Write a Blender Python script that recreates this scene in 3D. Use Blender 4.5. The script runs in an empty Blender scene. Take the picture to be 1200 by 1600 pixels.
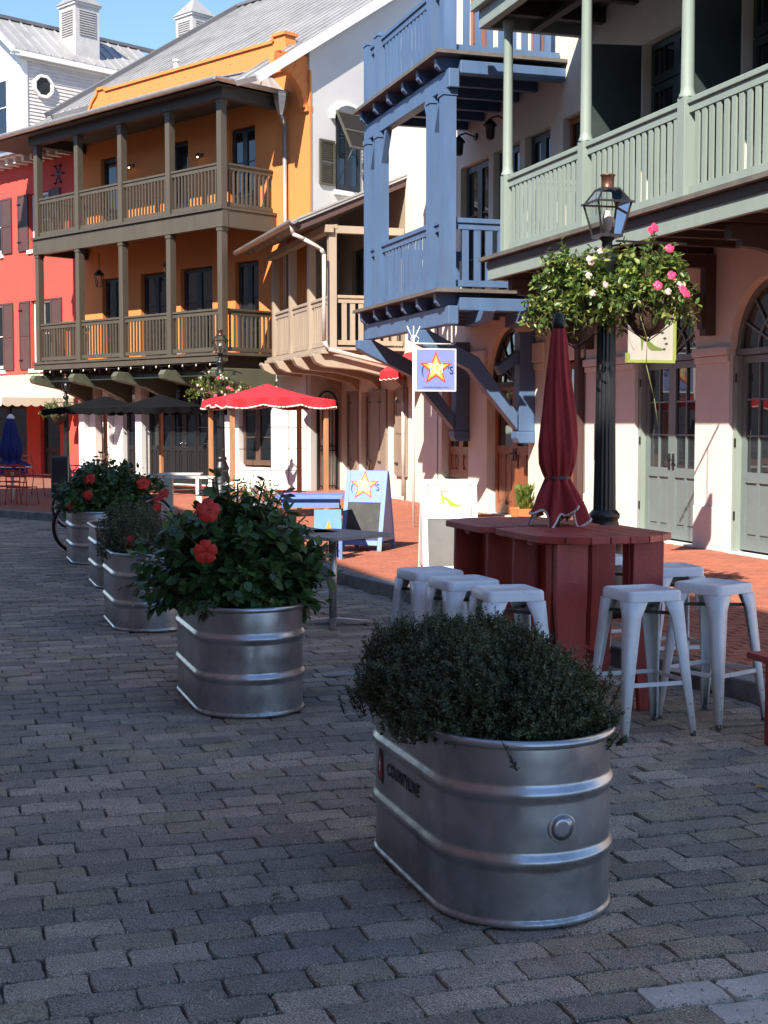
import bpy, math, random
import numpy as np
from mathutils import Vector, Matrix
random.seed(7); rng = np.random.default_rng(7)
sc = bpy.context.scene
R = math.radians
# ------------------------------------------------------------------ camera, sky, sun, exposure
CAMH = 1.62; YAW = R(17.65); PITCH = math.atan(138/2200)
cam = bpy.data.cameras.new('camera'); camo = bpy.data.objects.new('camera', cam); sc.collection.objects.link(camo)
camo.location = (0, 0, CAMH); camo.rotation_euler = (R(90)-PITCH, 0, -YAW)
cam.sensor_fit = 'VERTICAL'; cam.sensor_height = 36; cam.lens = 2200/1600*36
cam.clip_start = .05; cam.clip_end = 2000
sc.camera = camo
w = bpy.data.worlds.new('World'); sc.world = w; w.use_nodes = True
nt = w.node_tree; nt.nodes.clear()
sky = nt.nodes.new('ShaderNodeTexSky'); sky.sky_type = 'NISHITA'; sky.sun_disc = False
sky.sun_elevation = R(40); sky.sun_rotation = R(220); sky.air_density = 1.0; sky.dust_density = 0; sky.ozone_density = 3.6; sky.altitude = 2500
bg = nt.nodes.new('ShaderNodeBackground'); bg.inputs[1].default_value = .112
wo = nt.nodes.new('ShaderNodeOutputWorld'); nt.links.new(sky.outputs[0], bg.inputs[0]); nt.links.new(bg.outputs[0], wo.inputs[0])
sun = bpy.data.lights.new('sun', 'SUN'); sun.energy = 4.2; sun.angle = R(.5); sun.color = (1, .93, .82)
suno = bpy.data.objects.new('sun', sun); sc.collection.objects.link(suno)
suno.rotation_euler = Vector((.763, .909, -1)).to_track_quat('-Z', 'Y').to_euler()
sc.view_settings.view_transform = 'Standard'; sc.view_settings.look = 'None'; sc.view_settings.gamma = 1
sc.view_settings.exposure = 1.28; sc.view_settings.use_curve_mapping = False
sc.cycles.max_bounces = 6; sc.cycles.diffuse_bounces = 2; sc.cycles.glossy_bounces = 3; sc.cycles.transmission_bounces = 6
sc.cycles.transparent_max_bounces = 8; sc.cycles.caustics_reflective = False; sc.cycles.caustics_refractive = False

def proj(x, y, z):
    s, c = math.sin(YAW), math.cos(YAW)
    lat = x*c-y*s; d = x*s+y*c; h = z-CAMH
    zc = d*math.cos(PITCH)-h*math.sin(PITCH); yc = d*math.sin(PITCH)+h*math.cos(PITCH)
    if zc < .3: return (-9999, -9999, zc)
    return (600+2200*lat/zc, 800-2200*yc/zc, zc)

# ------------------------------------------------------------------ materials
MATS = {}
def M(name, col, rough=.6, metal=0., var=.12, scale=3., bump=.15, bscale=60., spec=.5, streak=False, speck=0., dirt=None, dirt_amt=.5, dirt_scale=1.2, coat=0., sheen=0.):
    if name in MATS: return MATS[name]
    m = bpy.data.materials.new(name); m.use_nodes = True; MATS[name] = m
    t = m.node_tree; N = t.nodes; L = t.links
    b = N['Principled BSDF']
    b.inputs['Roughness'].default_value = rough; b.inputs['Metallic'].default_value = metal
    b.inputs['Specular IOR Level'].default_value = spec; b.inputs['Coat Weight'].default_value = coat
    g = N.new('ShaderNodeNewGeometry')
    vec = g.outputs['Position']
    if streak:
        mp = N.new('ShaderNodeMapping'); mp.inputs['Scale'].default_value = (1, 1, .18); L.new(vec, mp.inputs[0]); sv = mp.outputs[0]
    else: sv = vec
    n = N.new('ShaderNodeTexNoise'); n.inputs['Scale'].default_value = scale; n.inputs['Detail'].default_value = 6; n.inputs['Roughness'].default_value = .6
    L.new(sv, n.inputs['Vector'])
    r = N.new('ShaderNodeMapRange'); r.inputs[1].default_value = .3; r.inputs[2].default_value = .7; r.inputs[3].default_value = 1-var; r.inputs[4].default_value = 1+var
    L.new(n.outputs[0], r.inputs[0])
    mx = N.new('ShaderNodeVectorMath'); mx.operation = 'SCALE'; mx.inputs[0].default_value = col[:3]; L.new(r.outputs[0], mx.inputs['Scale'])
    out = mx.outputs[0]
    if speck:
        n3 = N.new('ShaderNodeTexNoise'); n3.inputs['Scale'].default_value = 210; n3.inputs['Detail'].default_value = 3; n3.inputs['Roughness'].default_value = .8
        L.new(vec, n3.inputs['Vector'])
        r3 = N.new('ShaderNodeMapRange'); r3.inputs[1].default_value = .42; r3.inputs[2].default_value = .72; r3.inputs[3].default_value = 1-speck*.45; r3.inputs[4].default_value = 1+speck*2.2
        L.new(n3.outputs[0], r3.inputs[0])
        m3 = N.new('ShaderNodeVectorMath'); m3.operation = 'SCALE'; L.new(out, m3.inputs[0]); L.new(r3.outputs[0], m3.inputs['Scale']); out = m3.outputs[0]
    if dirt:
        n2 = N.new('ShaderNodeTexNoise'); n2.inputs['Scale'].default_value = dirt_scale; n2.inputs['Detail'].default_value = 8; n2.inputs['Roughness'].default_value = .65
        L.new(sv, n2.inputs['Vector'])
        r2 = N.new('ShaderNodeMapRange'); r2.inputs[1].default_value = .48; r2.inputs[2].default_value = .68; r2.inputs[4].default_value = dirt_amt; L.new(n2.outputs[0], r2.inputs[0])
        mm = N.new('ShaderNodeMix'); mm.data_type = 'RGBA'; L.new(r2.outputs[0], mm.inputs[0]); L.new(out, mm.inputs[6]); mm.inputs[7].default_value = (*dirt, 1); out = mm.outputs[2]
    if speck > 1:
        n5 = N.new('ShaderNodeTexNoise'); n5.inputs['Scale'].default_value = .8; n5.inputs['Detail'].default_value = 7; n5.inputs['Roughness'].default_value = .7; L.new(vec, n5.inputs['Vector'])
        r5 = N.new('ShaderNodeMapRange'); r5.inputs[1].default_value = .35; r5.inputs[2].default_value = .65; r5.inputs[3].default_value = .72; r5.inputs[4].default_value = 1.18; L.new(n5.outputs[0], r5.inputs[0])
        m5 = N.new('ShaderNodeVectorMath'); m5.operation = 'SCALE'; L.new(out, m5.inputs[0]); L.new(r5.outputs[0], m5.inputs['Scale']); out = m5.outputs[0]
    L.new(out, b.inputs['Base Color'])
    if bump:
        nb = N.new('ShaderNodeTexNoise'); nb.inputs['Scale'].default_value = bscale; nb.inputs['Detail'].default_value = 5; L.new(vec, nb.inputs['Vector'])
        bp = N.new('ShaderNodeBump'); bp.inputs['Strength'].default_value = bump; bp.inputs['Distance'].default_value = .01
        L.new(nb.outputs[0], bp.inputs['Height']); L.new(bp.outputs[0], b.inputs['Normal'])
    return m
def Mglass(name, col=(.012,.016,.02), rough=.03):
    m = M(name, col, rough=rough, var=.3, scale=.7, bump=.02, bscale=3, spec=.9); return m
def Mleaf(name, col, rough=.45, var=.35, scale=14, trans=.25):
    m = M(name, col, rough=rough, var=var, scale=scale, bump=0)
    t = m.node_tree; b = t.nodes['Principled BSDF']; o = t.nodes['Material Output']
    src = b.inputs['Base Color'].links[0].from_socket
    tr = t.nodes.new('ShaderNodeBsdfTranslucent'); t.links.new(src, tr.inputs[0])
    ms = t.nodes.new('ShaderNodeMixShader'); ms.inputs[0].default_value = trans
    t.links.new(b.outputs[0], ms.inputs[1]); t.links.new(tr.outputs[0], ms.inputs[2]); t.links.new(ms.outputs[0], o.inputs[0]); return m
def Mwood(name, col, rough=.5, dark=.6):
    m = M(name, col, rough=rough, var=.25, scale=9, bump=.2, bscale=90, streak=True); return m
CREAM = M('cream_stucco', (.76,.71,.60), .85, var=.06, scale=1.5, bump=.35, bscale=120, dirt=(.55,.49,.40), dirt_amt=.25)
PINKW = M('pale_pink_stucco', (.71,.675,.635), .85, var=.05, scale=1.5, bump=.35, bscale=120, dirt=(.6,.5,.47), dirt_amt=.2)
GREYW = M('grey_stucco', (.60,.575,.555), .85, var=.05, scale=.8, bump=.3, bscale=80, dirt=(.5,.47,.44), dirt_amt=.25)
ORANGE = M('orange_stucco', (.68,.225,.06), .85, var=.08, scale=1.2, bump=.3, bscale=80, dirt=(.45,.14,.035), dirt_amt=.3)
RED = M('red_stucco', (.58,.075,.055), .85, var=.1, scale=1.0, bump=.3, bscale=80, dirt=(.42,.07,.055), dirt_amt=.7, dirt_scale=.9)
WHITE = M('white_paint', (.78,.76,.73), .5, var=.05, scale=6, bump=.08)
BLUE = M('blue_paint', (.078,.138,.255), .45, var=.12, scale=5, bump=.12, streak=True, dirt=(.09,.12,.17), dirt_amt=.35, dirt_scale=4)
GREEN = M('sage_green_paint', (.25,.30,.262), .5, var=.08, scale=4, bump=.12, streak=True, dirt=(.20,.25,.21), dirt_amt=.35, dirt_scale=3)
DGREEN = M('dark_green_paint', (.028,.042,.038), .4, var=.15, scale=4, bump=.08)
SLATE = M('slate_green_door_paint', (.16,.20,.20), .4, var=.06, scale=4, bump=.06)
OLIVE = M('olive_paint', (.082,.069,.050), .5, var=.12, scale=4, bump=.12, streak=True)
TAN = M('tan_paint', (.40,.315,.235), .55, var=.08, scale=4, bump=.12, streak=True, dirt=(.27,.21,.155), dirt_amt=.4, dirt_scale=3)
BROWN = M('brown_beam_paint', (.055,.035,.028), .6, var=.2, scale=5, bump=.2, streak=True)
PLANK = M('weathered_plank', (.13,.115,.10), .8, var=.3, scale=6, bump=.3, dirt=(.05,.045,.04), dirt_amt=.6, dirt_scale=3)
WOOD = Mwood('varnished_door_wood', (.27,.085,.032), .35)
PWOOD = Mwood('orange_brown_pole_wood', (.42,.20,.09), .5)
TERRA = M('terracotta', (.60,.24,.08), .7)
ROOF = M('galvanised_roof_sheet', (.40,.39,.385), .42, metal=.25, var=.15, scale=1.2, bump=.06, bscale=8, dirt=(.22,.215,.21), dirt_amt=.5, dirt_scale=.8)
ROOFD = M('dark_roof_sheet', (.16,.155,.16), .5, metal=.3, var=.15, scale=1.5, bump=.05)
GUTTER = M('galvanised_gutter', (.46,.45,.44), .35, metal=.6, var=.15, scale=5, bump=.05)
GLASS = Mglass('dark_window_glass')
GLASSG = Mglass('grey_reflective_glass', (.03,.034,.036), .02)
IRON = M('black_iron', (.012,.012,.014), .38, var=.2, scale=12, bump=.1, bscale=120)
COPPER = M('aged_copper', (.16,.075,.05), .45, metal=.7, var=.3, scale=25, bump=.1)
SHUT = M('brown_shutter_paint', (.085,.045,.042), .55, var=.1)
TSHUT = M('tan_shutter_paint', (.30,.22,.165), .55, var=.08)
REDT = M('red_table_paint', (.45,.062,.047), .42, var=.22, scale=6, bump=.22, bscale=60, streak=True, dirt=(.22,.035,.03), dirt_amt=.5, dirt_scale=5)
REDF = M('red_fabric', (.34,.027,.027), .85, var=.12, scale=6, bump=.25, bscale=300)
REDB = M('bright_red_fabric', (.60,.018,.03), .8, var=.08, scale=4, bump=.2, bscale=200)
TRIM = M('white_trim_fabric', (.75,.62,.55), .8, bump=.1)
STOOLW = M('white_enamelled_steel', (.86,.84,.83), .3, var=.05, scale=9, bump=.04, bscale=30, dirt=(.34,.33,.33), dirt_amt=.3, dirt_scale=9)
STONE = M('kerb_concrete', (.20,.19,.18), .9, var=.2, scale=9, bump=.6, bscale=60, speck=.3, dirt=(.07,.065,.06), dirt_amt=.8, dirt_scale=3)
JOINT = M('joint_sand', (.085,.075,.062), .95, var=.3, scale=12, bump=.5, bscale=100, dirt=(.05,.05,.035), dirt_amt=.5, dirt_scale=3)
ROAD = M('worn_far_paving', (.085,.083,.088), .9, var=.25, scale=4, bump=.4)
SOIL = M('dark_potting_soil', (.018,.013,.01), .95, bump=.8, bscale=80)
STEEL = M('brushed_steel', (.50,.49,.47), .35, metal=.9, var=.15, scale=12, bump=.06)
TTOP = M('pale_table_top', (.30,.29,.26), .5, var=.1)
BLACKF = M('black_fabric', (.006,.006,.007), 1., spec=.1, var=.2, bump=.2, bscale=200)
CREAMF = M('cream_awning_fabric', (.72,.60,.46), .85, var=.06, bump=.15)
NAVYF = M('navy_fabric', (.012,.02,.12), .9, bump=.2)
CHALK = M('chalkboard', (.045,.047,.045), .75, var=.3, scale=8, bump=.05)
ABLUE = M('board_blue_paint', (.15,.24,.55), .4, var=.06)
AWHITE = M('board_white_paint', (.68,.655,.62), .45, var=.04)
LIME = M('lime_green_paint', (.24,.36,.012), .5, var=.05, bump=0)
LIMED = M('muted_green_paint', (.14,.19,.04), .5, var=.1, bump=0)
STARR = M('star_red', (.62,.05,.04), .5, bump=0); STARO = M('star_orange', (.9,.36,.03), .5, bump=0); STARY = M('star_yellow', (.9,.68,.2), .5, bump=0)
LETW = M('letter_white', (.8,.8,.85), .5, bump=0); LETK = M('letter_black', (.015,.015,.018), .6, bump=0); LETB = M('letter_navy', (.03,.06,.2), .5, bump=0)
LOGOR = M('emblem_red', (.5,.02,.02), .5, bump=0)
TYRE = M('tyre_rubber', (.012,.012,.012), .8); CHROME = M('chrome', (.6,.6,.6), .15, metal=1, bump=0)
REDM = M('red_metal_paint', (.40,.02,.02), .4)
COCO = M('coconut_fibre', (.075,.042,.025), .95, var=.4, scale=30, bump=1., bscale=90)
STEMM = M('plant_stem', (.09,.08,.035), .7, bump=0); TWIG = M('dark_twig', (.035,.026,.018), .8, bump=0)
BULB = M('clear_bulb', (.6,.55,.45), .1, bump=0)
PAVES = [M('paver_grey_%s' % n, c, .82, var=.18, scale=7, bump=1.0, bscale=110, speck=1.15, dirt=d, dirt_amt=.6, dirt_scale=1.6)
    for n, c, d in (('mid', (0.276,0.226,0.176), (0.185,0.143,0.107)), ('dark', (0.220,0.183,0.145), (0.136,0.105,0.080)), ('light', (0.367,0.294,0.224), (0.253,0.197,0.145)),
                    ('violet', (0.269,0.216,0.175), (0.166,0.126,0.102)), ('warm', (0.293,0.240,0.168), (0.195,0.153,0.085)), ('blue', (0.238,0.203,0.161), (0.144,0.118,0.093)))]
PALE = M('paver_pale', (.52,.46,.40), .85, var=.15, scale=7, bump=.5, speck=.3)
BRICKS = [M('brick_%s' % n, c, .85, var=.12, scale=8, bump=.3, bscale=90, dirt=(.20,.085,.06), dirt_amt=.4, dirt_scale=.9)
    for n, c in (('red', (.375,.118,.067)), ('rust', (.39,.13,.075)), ('dark', (.355,.11,.064)))]
LEAF_H = Mleaf('hibiscus_leaf', (.055,.105,.028), .33); LEAF_H2 = Mleaf('hibiscus_leaf_light', (.085,.16,.042), .35)
LEAF_S = Mleaf('boxy_shrub_leaf', (.080,.090,.036), .5, trans=.15); LEAF_S2 = Mleaf('boxy_shrub_leaf_light', (.12,.14,.05), .5, trans=.15)
LEAF_B = Mleaf('basket_leaf', (.085,.15,.03), .4, trans=.3); LEAF_B2 = Mleaf('basket_leaf_yellow', (.24,.28,.06), .45, trans=.3)
PET_R = Mleaf('red_petal', (.72,.035,.02), .5, var=.15, trans=.3); PET_P = Mleaf('pink_petal', (.80,.06,.18), .5, var=.15, trans=.3)
PET_L = Mleaf('pale_pink_petal', (.80,.50,.48), .5, var=.15, trans=.3); PET_W = Mleaf('white_petal', (.75,.75,.75), .5, var=.1, trans=.3)

def tank_mat():
    m = bpy.data.materials.new('galvanised_tank_steel'); m.use_nodes = True; t = m.node_tree; N = t.nodes; L = t.links; b = N['Principled BSDF']
    g = N.new('ShaderNodeNewGeometry')
    v = N.new('ShaderNodeTexVoronoi'); v.inputs['Scale'].default_value = 22; L.new(g.outputs['Position'], v.inputs['Vector'])
    n = N.new('ShaderNodeTexNoise'); n.inputs['Scale'].default_value = 5; n.inputs['Detail'].default_value = 7; L.new(g.outputs['Position'], n.inputs['Vector'])
    cr = N.new('ShaderNodeMapRange'); cr.inputs[3].default_value = .30; cr.inputs[4].default_value = .55; cr.inputs[1].default_value = .3; cr.inputs[2].default_value = .7; L.new(n.outputs[0], cr.inputs[0])
    a = N.new('ShaderNodeMath'); a.operation = 'MULTIPLY_ADD'; a.inputs[1].default_value = .10
    bw = N.new('ShaderNodeRGBToBW'); L.new(v.outputs['Color'], bw.inputs[0]); L.new(bw.outputs[0], a.inputs[0]); L.new(cr.outputs[0], a.inputs[2])
    c = N.new('ShaderNodeCombineColor'); L.new(a.outputs[0], c.inputs[0]); L.new(a.outputs[0], c.inputs[1])
    a2 = N.new('ShaderNodeMath'); a2.operation = 'MULTIPLY'; a2.inputs[1].default_value = 1.04; L.new(a.outputs[0], a2.inputs[0]); L.new(a2.outputs[0], c.inputs[2])
    # faint green-brown film low down and in runs
    n2 = N.new('ShaderNodeTexNoise'); n2.inputs['Scale'].default_value = 3; n2.inputs['Detail'].default_value = 9
    mp = N.new('ShaderNodeMapping'); mp.inputs['Scale'].default_value = (1, 1, .35); L.new(g.outputs['Position'], mp.inputs[0]); L.new(mp.outputs[0], n2.inputs['Vector'])
    r2 = N.new('ShaderNodeMapRange'); r2.inputs[1].default_value = .5; r2.inputs[2].default_value = .75; r2.inputs[4].default_value = .5; L.new(n2.outputs[0], r2.inputs[0])
    mm = N.new('ShaderNodeMix'); mm.data_type = 'RGBA'; L.new(r2.outputs[0], mm.inputs[0]); L.new(c.outputs[0], mm.inputs[6]); mm.inputs[7].default_value = (.26,.29,.28, 1)
    sx = N.new('ShaderNodeSeparateXYZ'); L.new(g.outputs['Position'], sx.inputs[0])
    zr_ = N.new('ShaderNodeMapRange'); zr_.inputs[1].default_value = 0; zr_.inputs[2].default_value = .15; zr_.inputs[3].default_value = .95; zr_.inputs[4].default_value = .08; L.new(sx.outputs[2], zr_.inputs[0])
    ns = N.new('ShaderNodeTexNoise'); ns.inputs['Scale'].default_value = 26; ns.inputs['Detail'].default_value = 9; ns.inputs['Roughness'].default_value = .75; L.new(g.outputs['Position'], ns.inputs['Vector'])
    rs = N.new('ShaderNodeMapRange'); rs.inputs[1].default_value = .42; rs.inputs[2].default_value = .66; L.new(ns.outputs[0], rs.inputs[0])
    ms_ = N.new('ShaderNodeMath'); ms_.operation = 'MULTIPLY'; L.new(zr_.outputs[0], ms_.inputs[0]); L.new(rs.outputs[0], ms_.inputs[1])
    md = N.new('ShaderNodeMix'); md.data_type = 'RGBA'; L.new(ms_.outputs[0], md.inputs[0]); L.new(mm.outputs[2], md.inputs[6]); md.inputs[7].default_value = (.20,.185,.16, 1)
    L.new(md.outputs[2], b.inputs['Base Color'])
    me_ = N.new('ShaderNodeMath'); me_.operation = 'MULTIPLY_ADD'; me_.inputs[1].default_value = -.8; me_.inputs[2].default_value = .93; L.new(ms_.outputs[0], me_.inputs[0]); L.new(me_.outputs[0], b.inputs['Metallic'])
    rr = N.new('ShaderNodeMapRange'); rr.inputs[3].default_value = .20; rr.inputs[4].default_value = .44; L.new(n.outputs[0], rr.inputs[0]); L.new(rr.outputs[0], b.inputs['Roughness'])
    nb = N.new('ShaderNodeTexNoise'); nb.inputs['Scale'].default_value = 4; L.new(g.outputs['Position'], nb.inputs['Vector'])
    bp = N.new('ShaderNodeBump'); bp.inputs['Strength'].default_value = .38; bp.inputs['Distance'].default_value = .02; L.new(nb.outputs[0], bp.inputs['Height']); L.new(bp.outputs[0], b.inputs['Normal'])
    return m
TANK = tank_mat()
def clear_glass():
    m = bpy.data.materials.new('clear_lantern_glass'); m.use_nodes = True; t = m.node_tree; N = t.nodes; L = t.links
    o = N['Material Output']; N.remove(N['Principled BSDF'])
    tr = N.new('ShaderNodeBsdfTransparent'); tr.inputs[0].default_value = (.93,.94,.93,1); gl = N.new('ShaderNodeBsdfGlossy'); gl.inputs['Roughness'].default_value = .03
    fr = N.new('ShaderNodeFresnel'); fr.inputs[0].default_value = 1.5; ms = N.new('ShaderNodeMixShader')
    L.new(fr.outputs[0], ms.inputs[0]); L.new(tr.outputs[0], ms.inputs[1]); L.new(gl.outputs[0], ms.inputs[2]); L.new(ms.outputs[0], o.inputs[0]); return m
CGLASS = clear_glass()

# ------------------------------------------------------------------ mesh helpers
class MB:
    def __init__(s): s.v = []; s.f = []; s.m = []; s.s = []
    def add(s, vs, fs, mi=0, smooth=False):
        o = len(s.v); s.v += [tuple(v) for v in vs]
        for f in fs: s.f.append([i+o for i in f]); s.m.append(mi); s.s.append(smooth)
        return s
    def box(s, x0, x1, y0, y1, z0, z1, mi=0):
        if x0 > x1: x0, x1 = x1, x0
        if y0 > y1: y0, y1 = y1, y0
        if z0 > z1: z0, z1 = z1, z0
        return s.add([(x0,y0,z0),(x1,y0,z0),(x1,y1,z0),(x0,y1,z0),(x0,y0,z1),(x1,y0,z1),(x1,y1,z1),(x0,y1,z1)],
              [(0,3,2,1),(4,5,6,7),(0,1,5,4),(1,2,6,5),(2,3,7,6),(3,0,4,7)], mi)
    def beam(s, p, q, wd, ht, mi=0, up=(0,0,1), w2=None, h2=None):
        p = Vector(p); q = Vector(q); d = (q-p).normalized(); u = Vector(up)
        if abs(d.dot(u)) > .99: u = Vector((0,1,0))
        a = d.cross(u).normalized(); b = a.cross(d).normalized()
        vs = []
        for c, ww, hh in ((p, wd, ht), (q, w2 or wd, h2 or ht)):
            for i, j in ((-1,-1),(1,-1),(1,1),(-1,1)): vs.append(c+a*(i*ww/2)+b*(j*hh/2))
        return s.add(vs, [(0,1,2,3),(7,6,5,4),(0,4,5,1),(1,5,6,2),(2,6,7,3),(3,7,4,0)], mi)
    def cyl(s, p, q, r0, r1=None, n=12, mi=0, caps=True, smooth=True):
        if r1 is None: r1 = r0
        p = Vector(p); q = Vector(q); d = (q-p).normalized(); u = Vector((0,0,1)) if abs(d.z) < .95 else Vector((1,0,0))
        a = d.cross(u).normalized(); b = a.cross(d).normalized(); vs = []
        for c, r in ((p, r0), (q, r1)):
            for k in range(n): t = 2*math.pi*k/n; vs.append(c+a*(r*math.cos(t))+b*(r*math.sin(t)))
        s.add(vs, [(k, n+k, n+(k+1) % n, (k+1) % n) for k in range(n)], mi, smooth)
        if caps: s.add(vs, [tuple(range(n)), tuple(reversed(range(n, 2*n)))], mi)
        return s
    def tube(s, pts, r, n=8, mi=0):
        for a, b in zip(pts[:-1], pts[1:]): s.cyl(a, b, r, r, n, mi)
        return s
    def lathe(s, prof, n=24, c=(0,0,0), mi=0, smooth=True, fn=None):
        vs = []
        for r, z in prof:
            for k in range(n):
                t = 2*math.pi*k/n; rr = r*(fn(t, z) if fn else 1); vs.append((c[0]+rr*math.cos(t), c[1]+rr*math.sin(t), c[2]+z))
        fs = []
        for i in range(len(prof)-1):
            for k in range(n): fs.append((i*n+k, i*n+(k+1) % n, (i+1)*n+(k+1) % n, (i+1)*n+k))
        return s.add(vs, fs, mi, smooth)
    def prism(s, pts, axis, a0, a1, mi=0):
        """pts 2D polygon; axis 'x','y','z' = extrusion axis"""
        def P(u, v, w):
            return {'x': (w, u, v), 'y': (u, w, v), 'z': (u, v, w)}[axis]
        n = len(pts); vs = [P(u, v, a0) for u, v in pts]+[P(u, v, a1) for u, v in pts]
        return s.add(vs, [tuple(reversed(range(n))), tuple(range(n, 2*n))]+[(k, (k+1) % n, n+(k+1) % n, n+k) for k in range(n)], mi)
    def quad(s, a, b, c, d, mi=0): return s.add([a, b, c, d], [(0,1,2,3)], mi)
    def mesh(s, name, mats):
        me = bpy.data.meshes.new(name); me.from_pydata(s.v, [], s.f)
        for m in (mats if isinstance(mats, (list, tuple)) else [mats]): me.materials.append(m)
        me.polygons.foreach_set('material_index', s.m); me.polygons.foreach_set('use_smooth', s.s); me.update(); return me
    def build(s, name, mats, parent=None, bevel=0, fix=True):
        me = s.mesh(name, mats)
        if fix:
            import bmesh
            bm = bmesh.new(); bm.from_mesh(me); bmesh.ops.remove_doubles(bm, verts=bm.verts, dist=1e-5); bmesh.ops.recalc_face_normals(bm, faces=bm.faces); bm.to_mesh(me); bm.free()
        o = link(name, me, parent)
        if bevel:
            b = o.modifiers.new('bevel', 'BEVEL'); b.width = bevel; b.segments = 2; b.limit_method = 'ANGLE'; b.angle_limit = R(40); b.harden_normals = False
        return o
def link(name, me, parent=None, loc=None, rot=None):
    o = bpy.data.objects.new(name, me); sc.collection.objects.link(o)
    if parent is not None: o.parent = parent
    if loc is not None: o.location = loc
    if rot is not None: o.rotation_euler = rot
    return o
def tag(o, label, cat, group=None):
    o['label'] = label; o['category'] = cat
    if group: o['group'] = group
    return o
def thing(name, label, cat, loc=(0,0,0), rz=0, group=None):
    o = bpy.data.objects.new(name, None); sc.collection.objects.link(o); o.location = loc; o.rotation_euler = (0, 0, rz); o.empty_display_size = .1
    return tag(o, label, cat, group)
def struct(o): o['kind'] = 'structure'; return o
def kids(o): return [c for c in bpy.data.objects if c.parent == o]
CH = {}
def dup(root, loc, rz, label, group=None):
    ch = {}
    for o in bpy.data.objects:
        if o.parent: ch.setdefault(o.parent.name, []).append(o)
    def cp(o, par):
        c = o.copy(); sc.collection.objects.link(c); c.parent = par
        for k in ch.get(o.name, []): cp(k, c)
        return c
    c = cp(root, None); c.location = loc; c.rotation_euler = (0, 0, rz); c['label'] = label
    if group: c['group'] = group
    return c
SHARED = {}
def shared(key, fn, name, mats):
    if key not in SHARED: m = MB(); fn(m); SHARED[key] = m.mesh(name, mats)
    return SHARED[key]
def text_mesh(txt, size, mat, depth=.004, bold=0., shear=0., spacing=1., xs=1.):
    c = bpy.data.curves.new('lettering', 'FONT'); c.body = txt; c.size = size; c.extrude = depth; c.offset = bold; c.shear = shear; c.align_x = 'CENTER'; c.align_y = 'CENTER'; c.space_character = spacing
    o = bpy.data.objects.new('lettering_src', c); sc.collection.objects.link(o); bpy.context.view_layer.update()
    me = bpy.data.meshes.new_from_object(o.evaluated_get(bpy.context.evaluated_depsgraph_get())); bpy.data.objects.remove(o)
    me.materials.clear(); me.materials.append(mat)
    for v in me.vertices: v.co.x *= xs
    return me

# ------------------------------------------------------------------ facade helpers (local frame: x along the front, y into the house, z up)
def wall_face(mb, x0, x1, z0, z1, ops, y=0., rev=.18, mi=0):
    """ops: (x0,x1,z0,z1,arch)"""
    O = []
    for o in ops:
        a, b, c, d = o[:4]; arch = len(o) > 4 and o[4]
        if arch: O.append((a, b, c, d+(b-a)/2))
        else: O.append((a, b, c, d))
    xs = sorted({x0, x1, *[v for o in O for v in o[:2] if x0 < v < x1]}); zs = sorted({z0, z1, *[v for o in O for v in o[2:] if z0 < v < z1]})
    for i in range(len(xs)-1):
        for j in range(len(zs)-1):
            cx = (xs[i]+xs[i+1])/2; cz = (zs[j]+zs[j+1])/2
            if any(o[0] < cx < o[1] and o[2] < cz < o[3] for o in O): continue
            mb.quad((xs[i],y,zs[j]), (xs[i+1],y,zs[j]), (xs[i+1],y,zs[j+1]), (xs[i],y,zs[j+1]), mi)
    for o in ops:
        a, b, c, d = o[:4]; arch = len(o) > 4 and o[4]; e = y+rev
        mb.quad((a,y,c), (a,e,c), (a,e,d), (a,y,d), mi); mb.quad((b,y,c), (b,y,d), (b,e,d), (b,e,c), mi)
        mb.quad((a,y,c), (b,y,c), (b,e,c), (a,e,c), mi)
        if not arch: mb.quad((a,y,d), (a,e,d), (b,e,d), (b,y,d), mi)
        else:
            r = (b-a)/2; cx = (a+b)/2; n = 18; T = d+r
            pts = [(cx-r*math.cos(math.pi*k/n), d+r*math.sin(math.pi*k/n)) for k in range(n+1)]
            for (p, q), (u, v) in zip(pts[:-1], pts[1:]):
                mb.quad((p,y,q), (u,y,v), (u,y,T), (p,y,T), mi); mb.quad((p,y,q), (p,e,q), (u,e,v), (u,y,v), mi)
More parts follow.
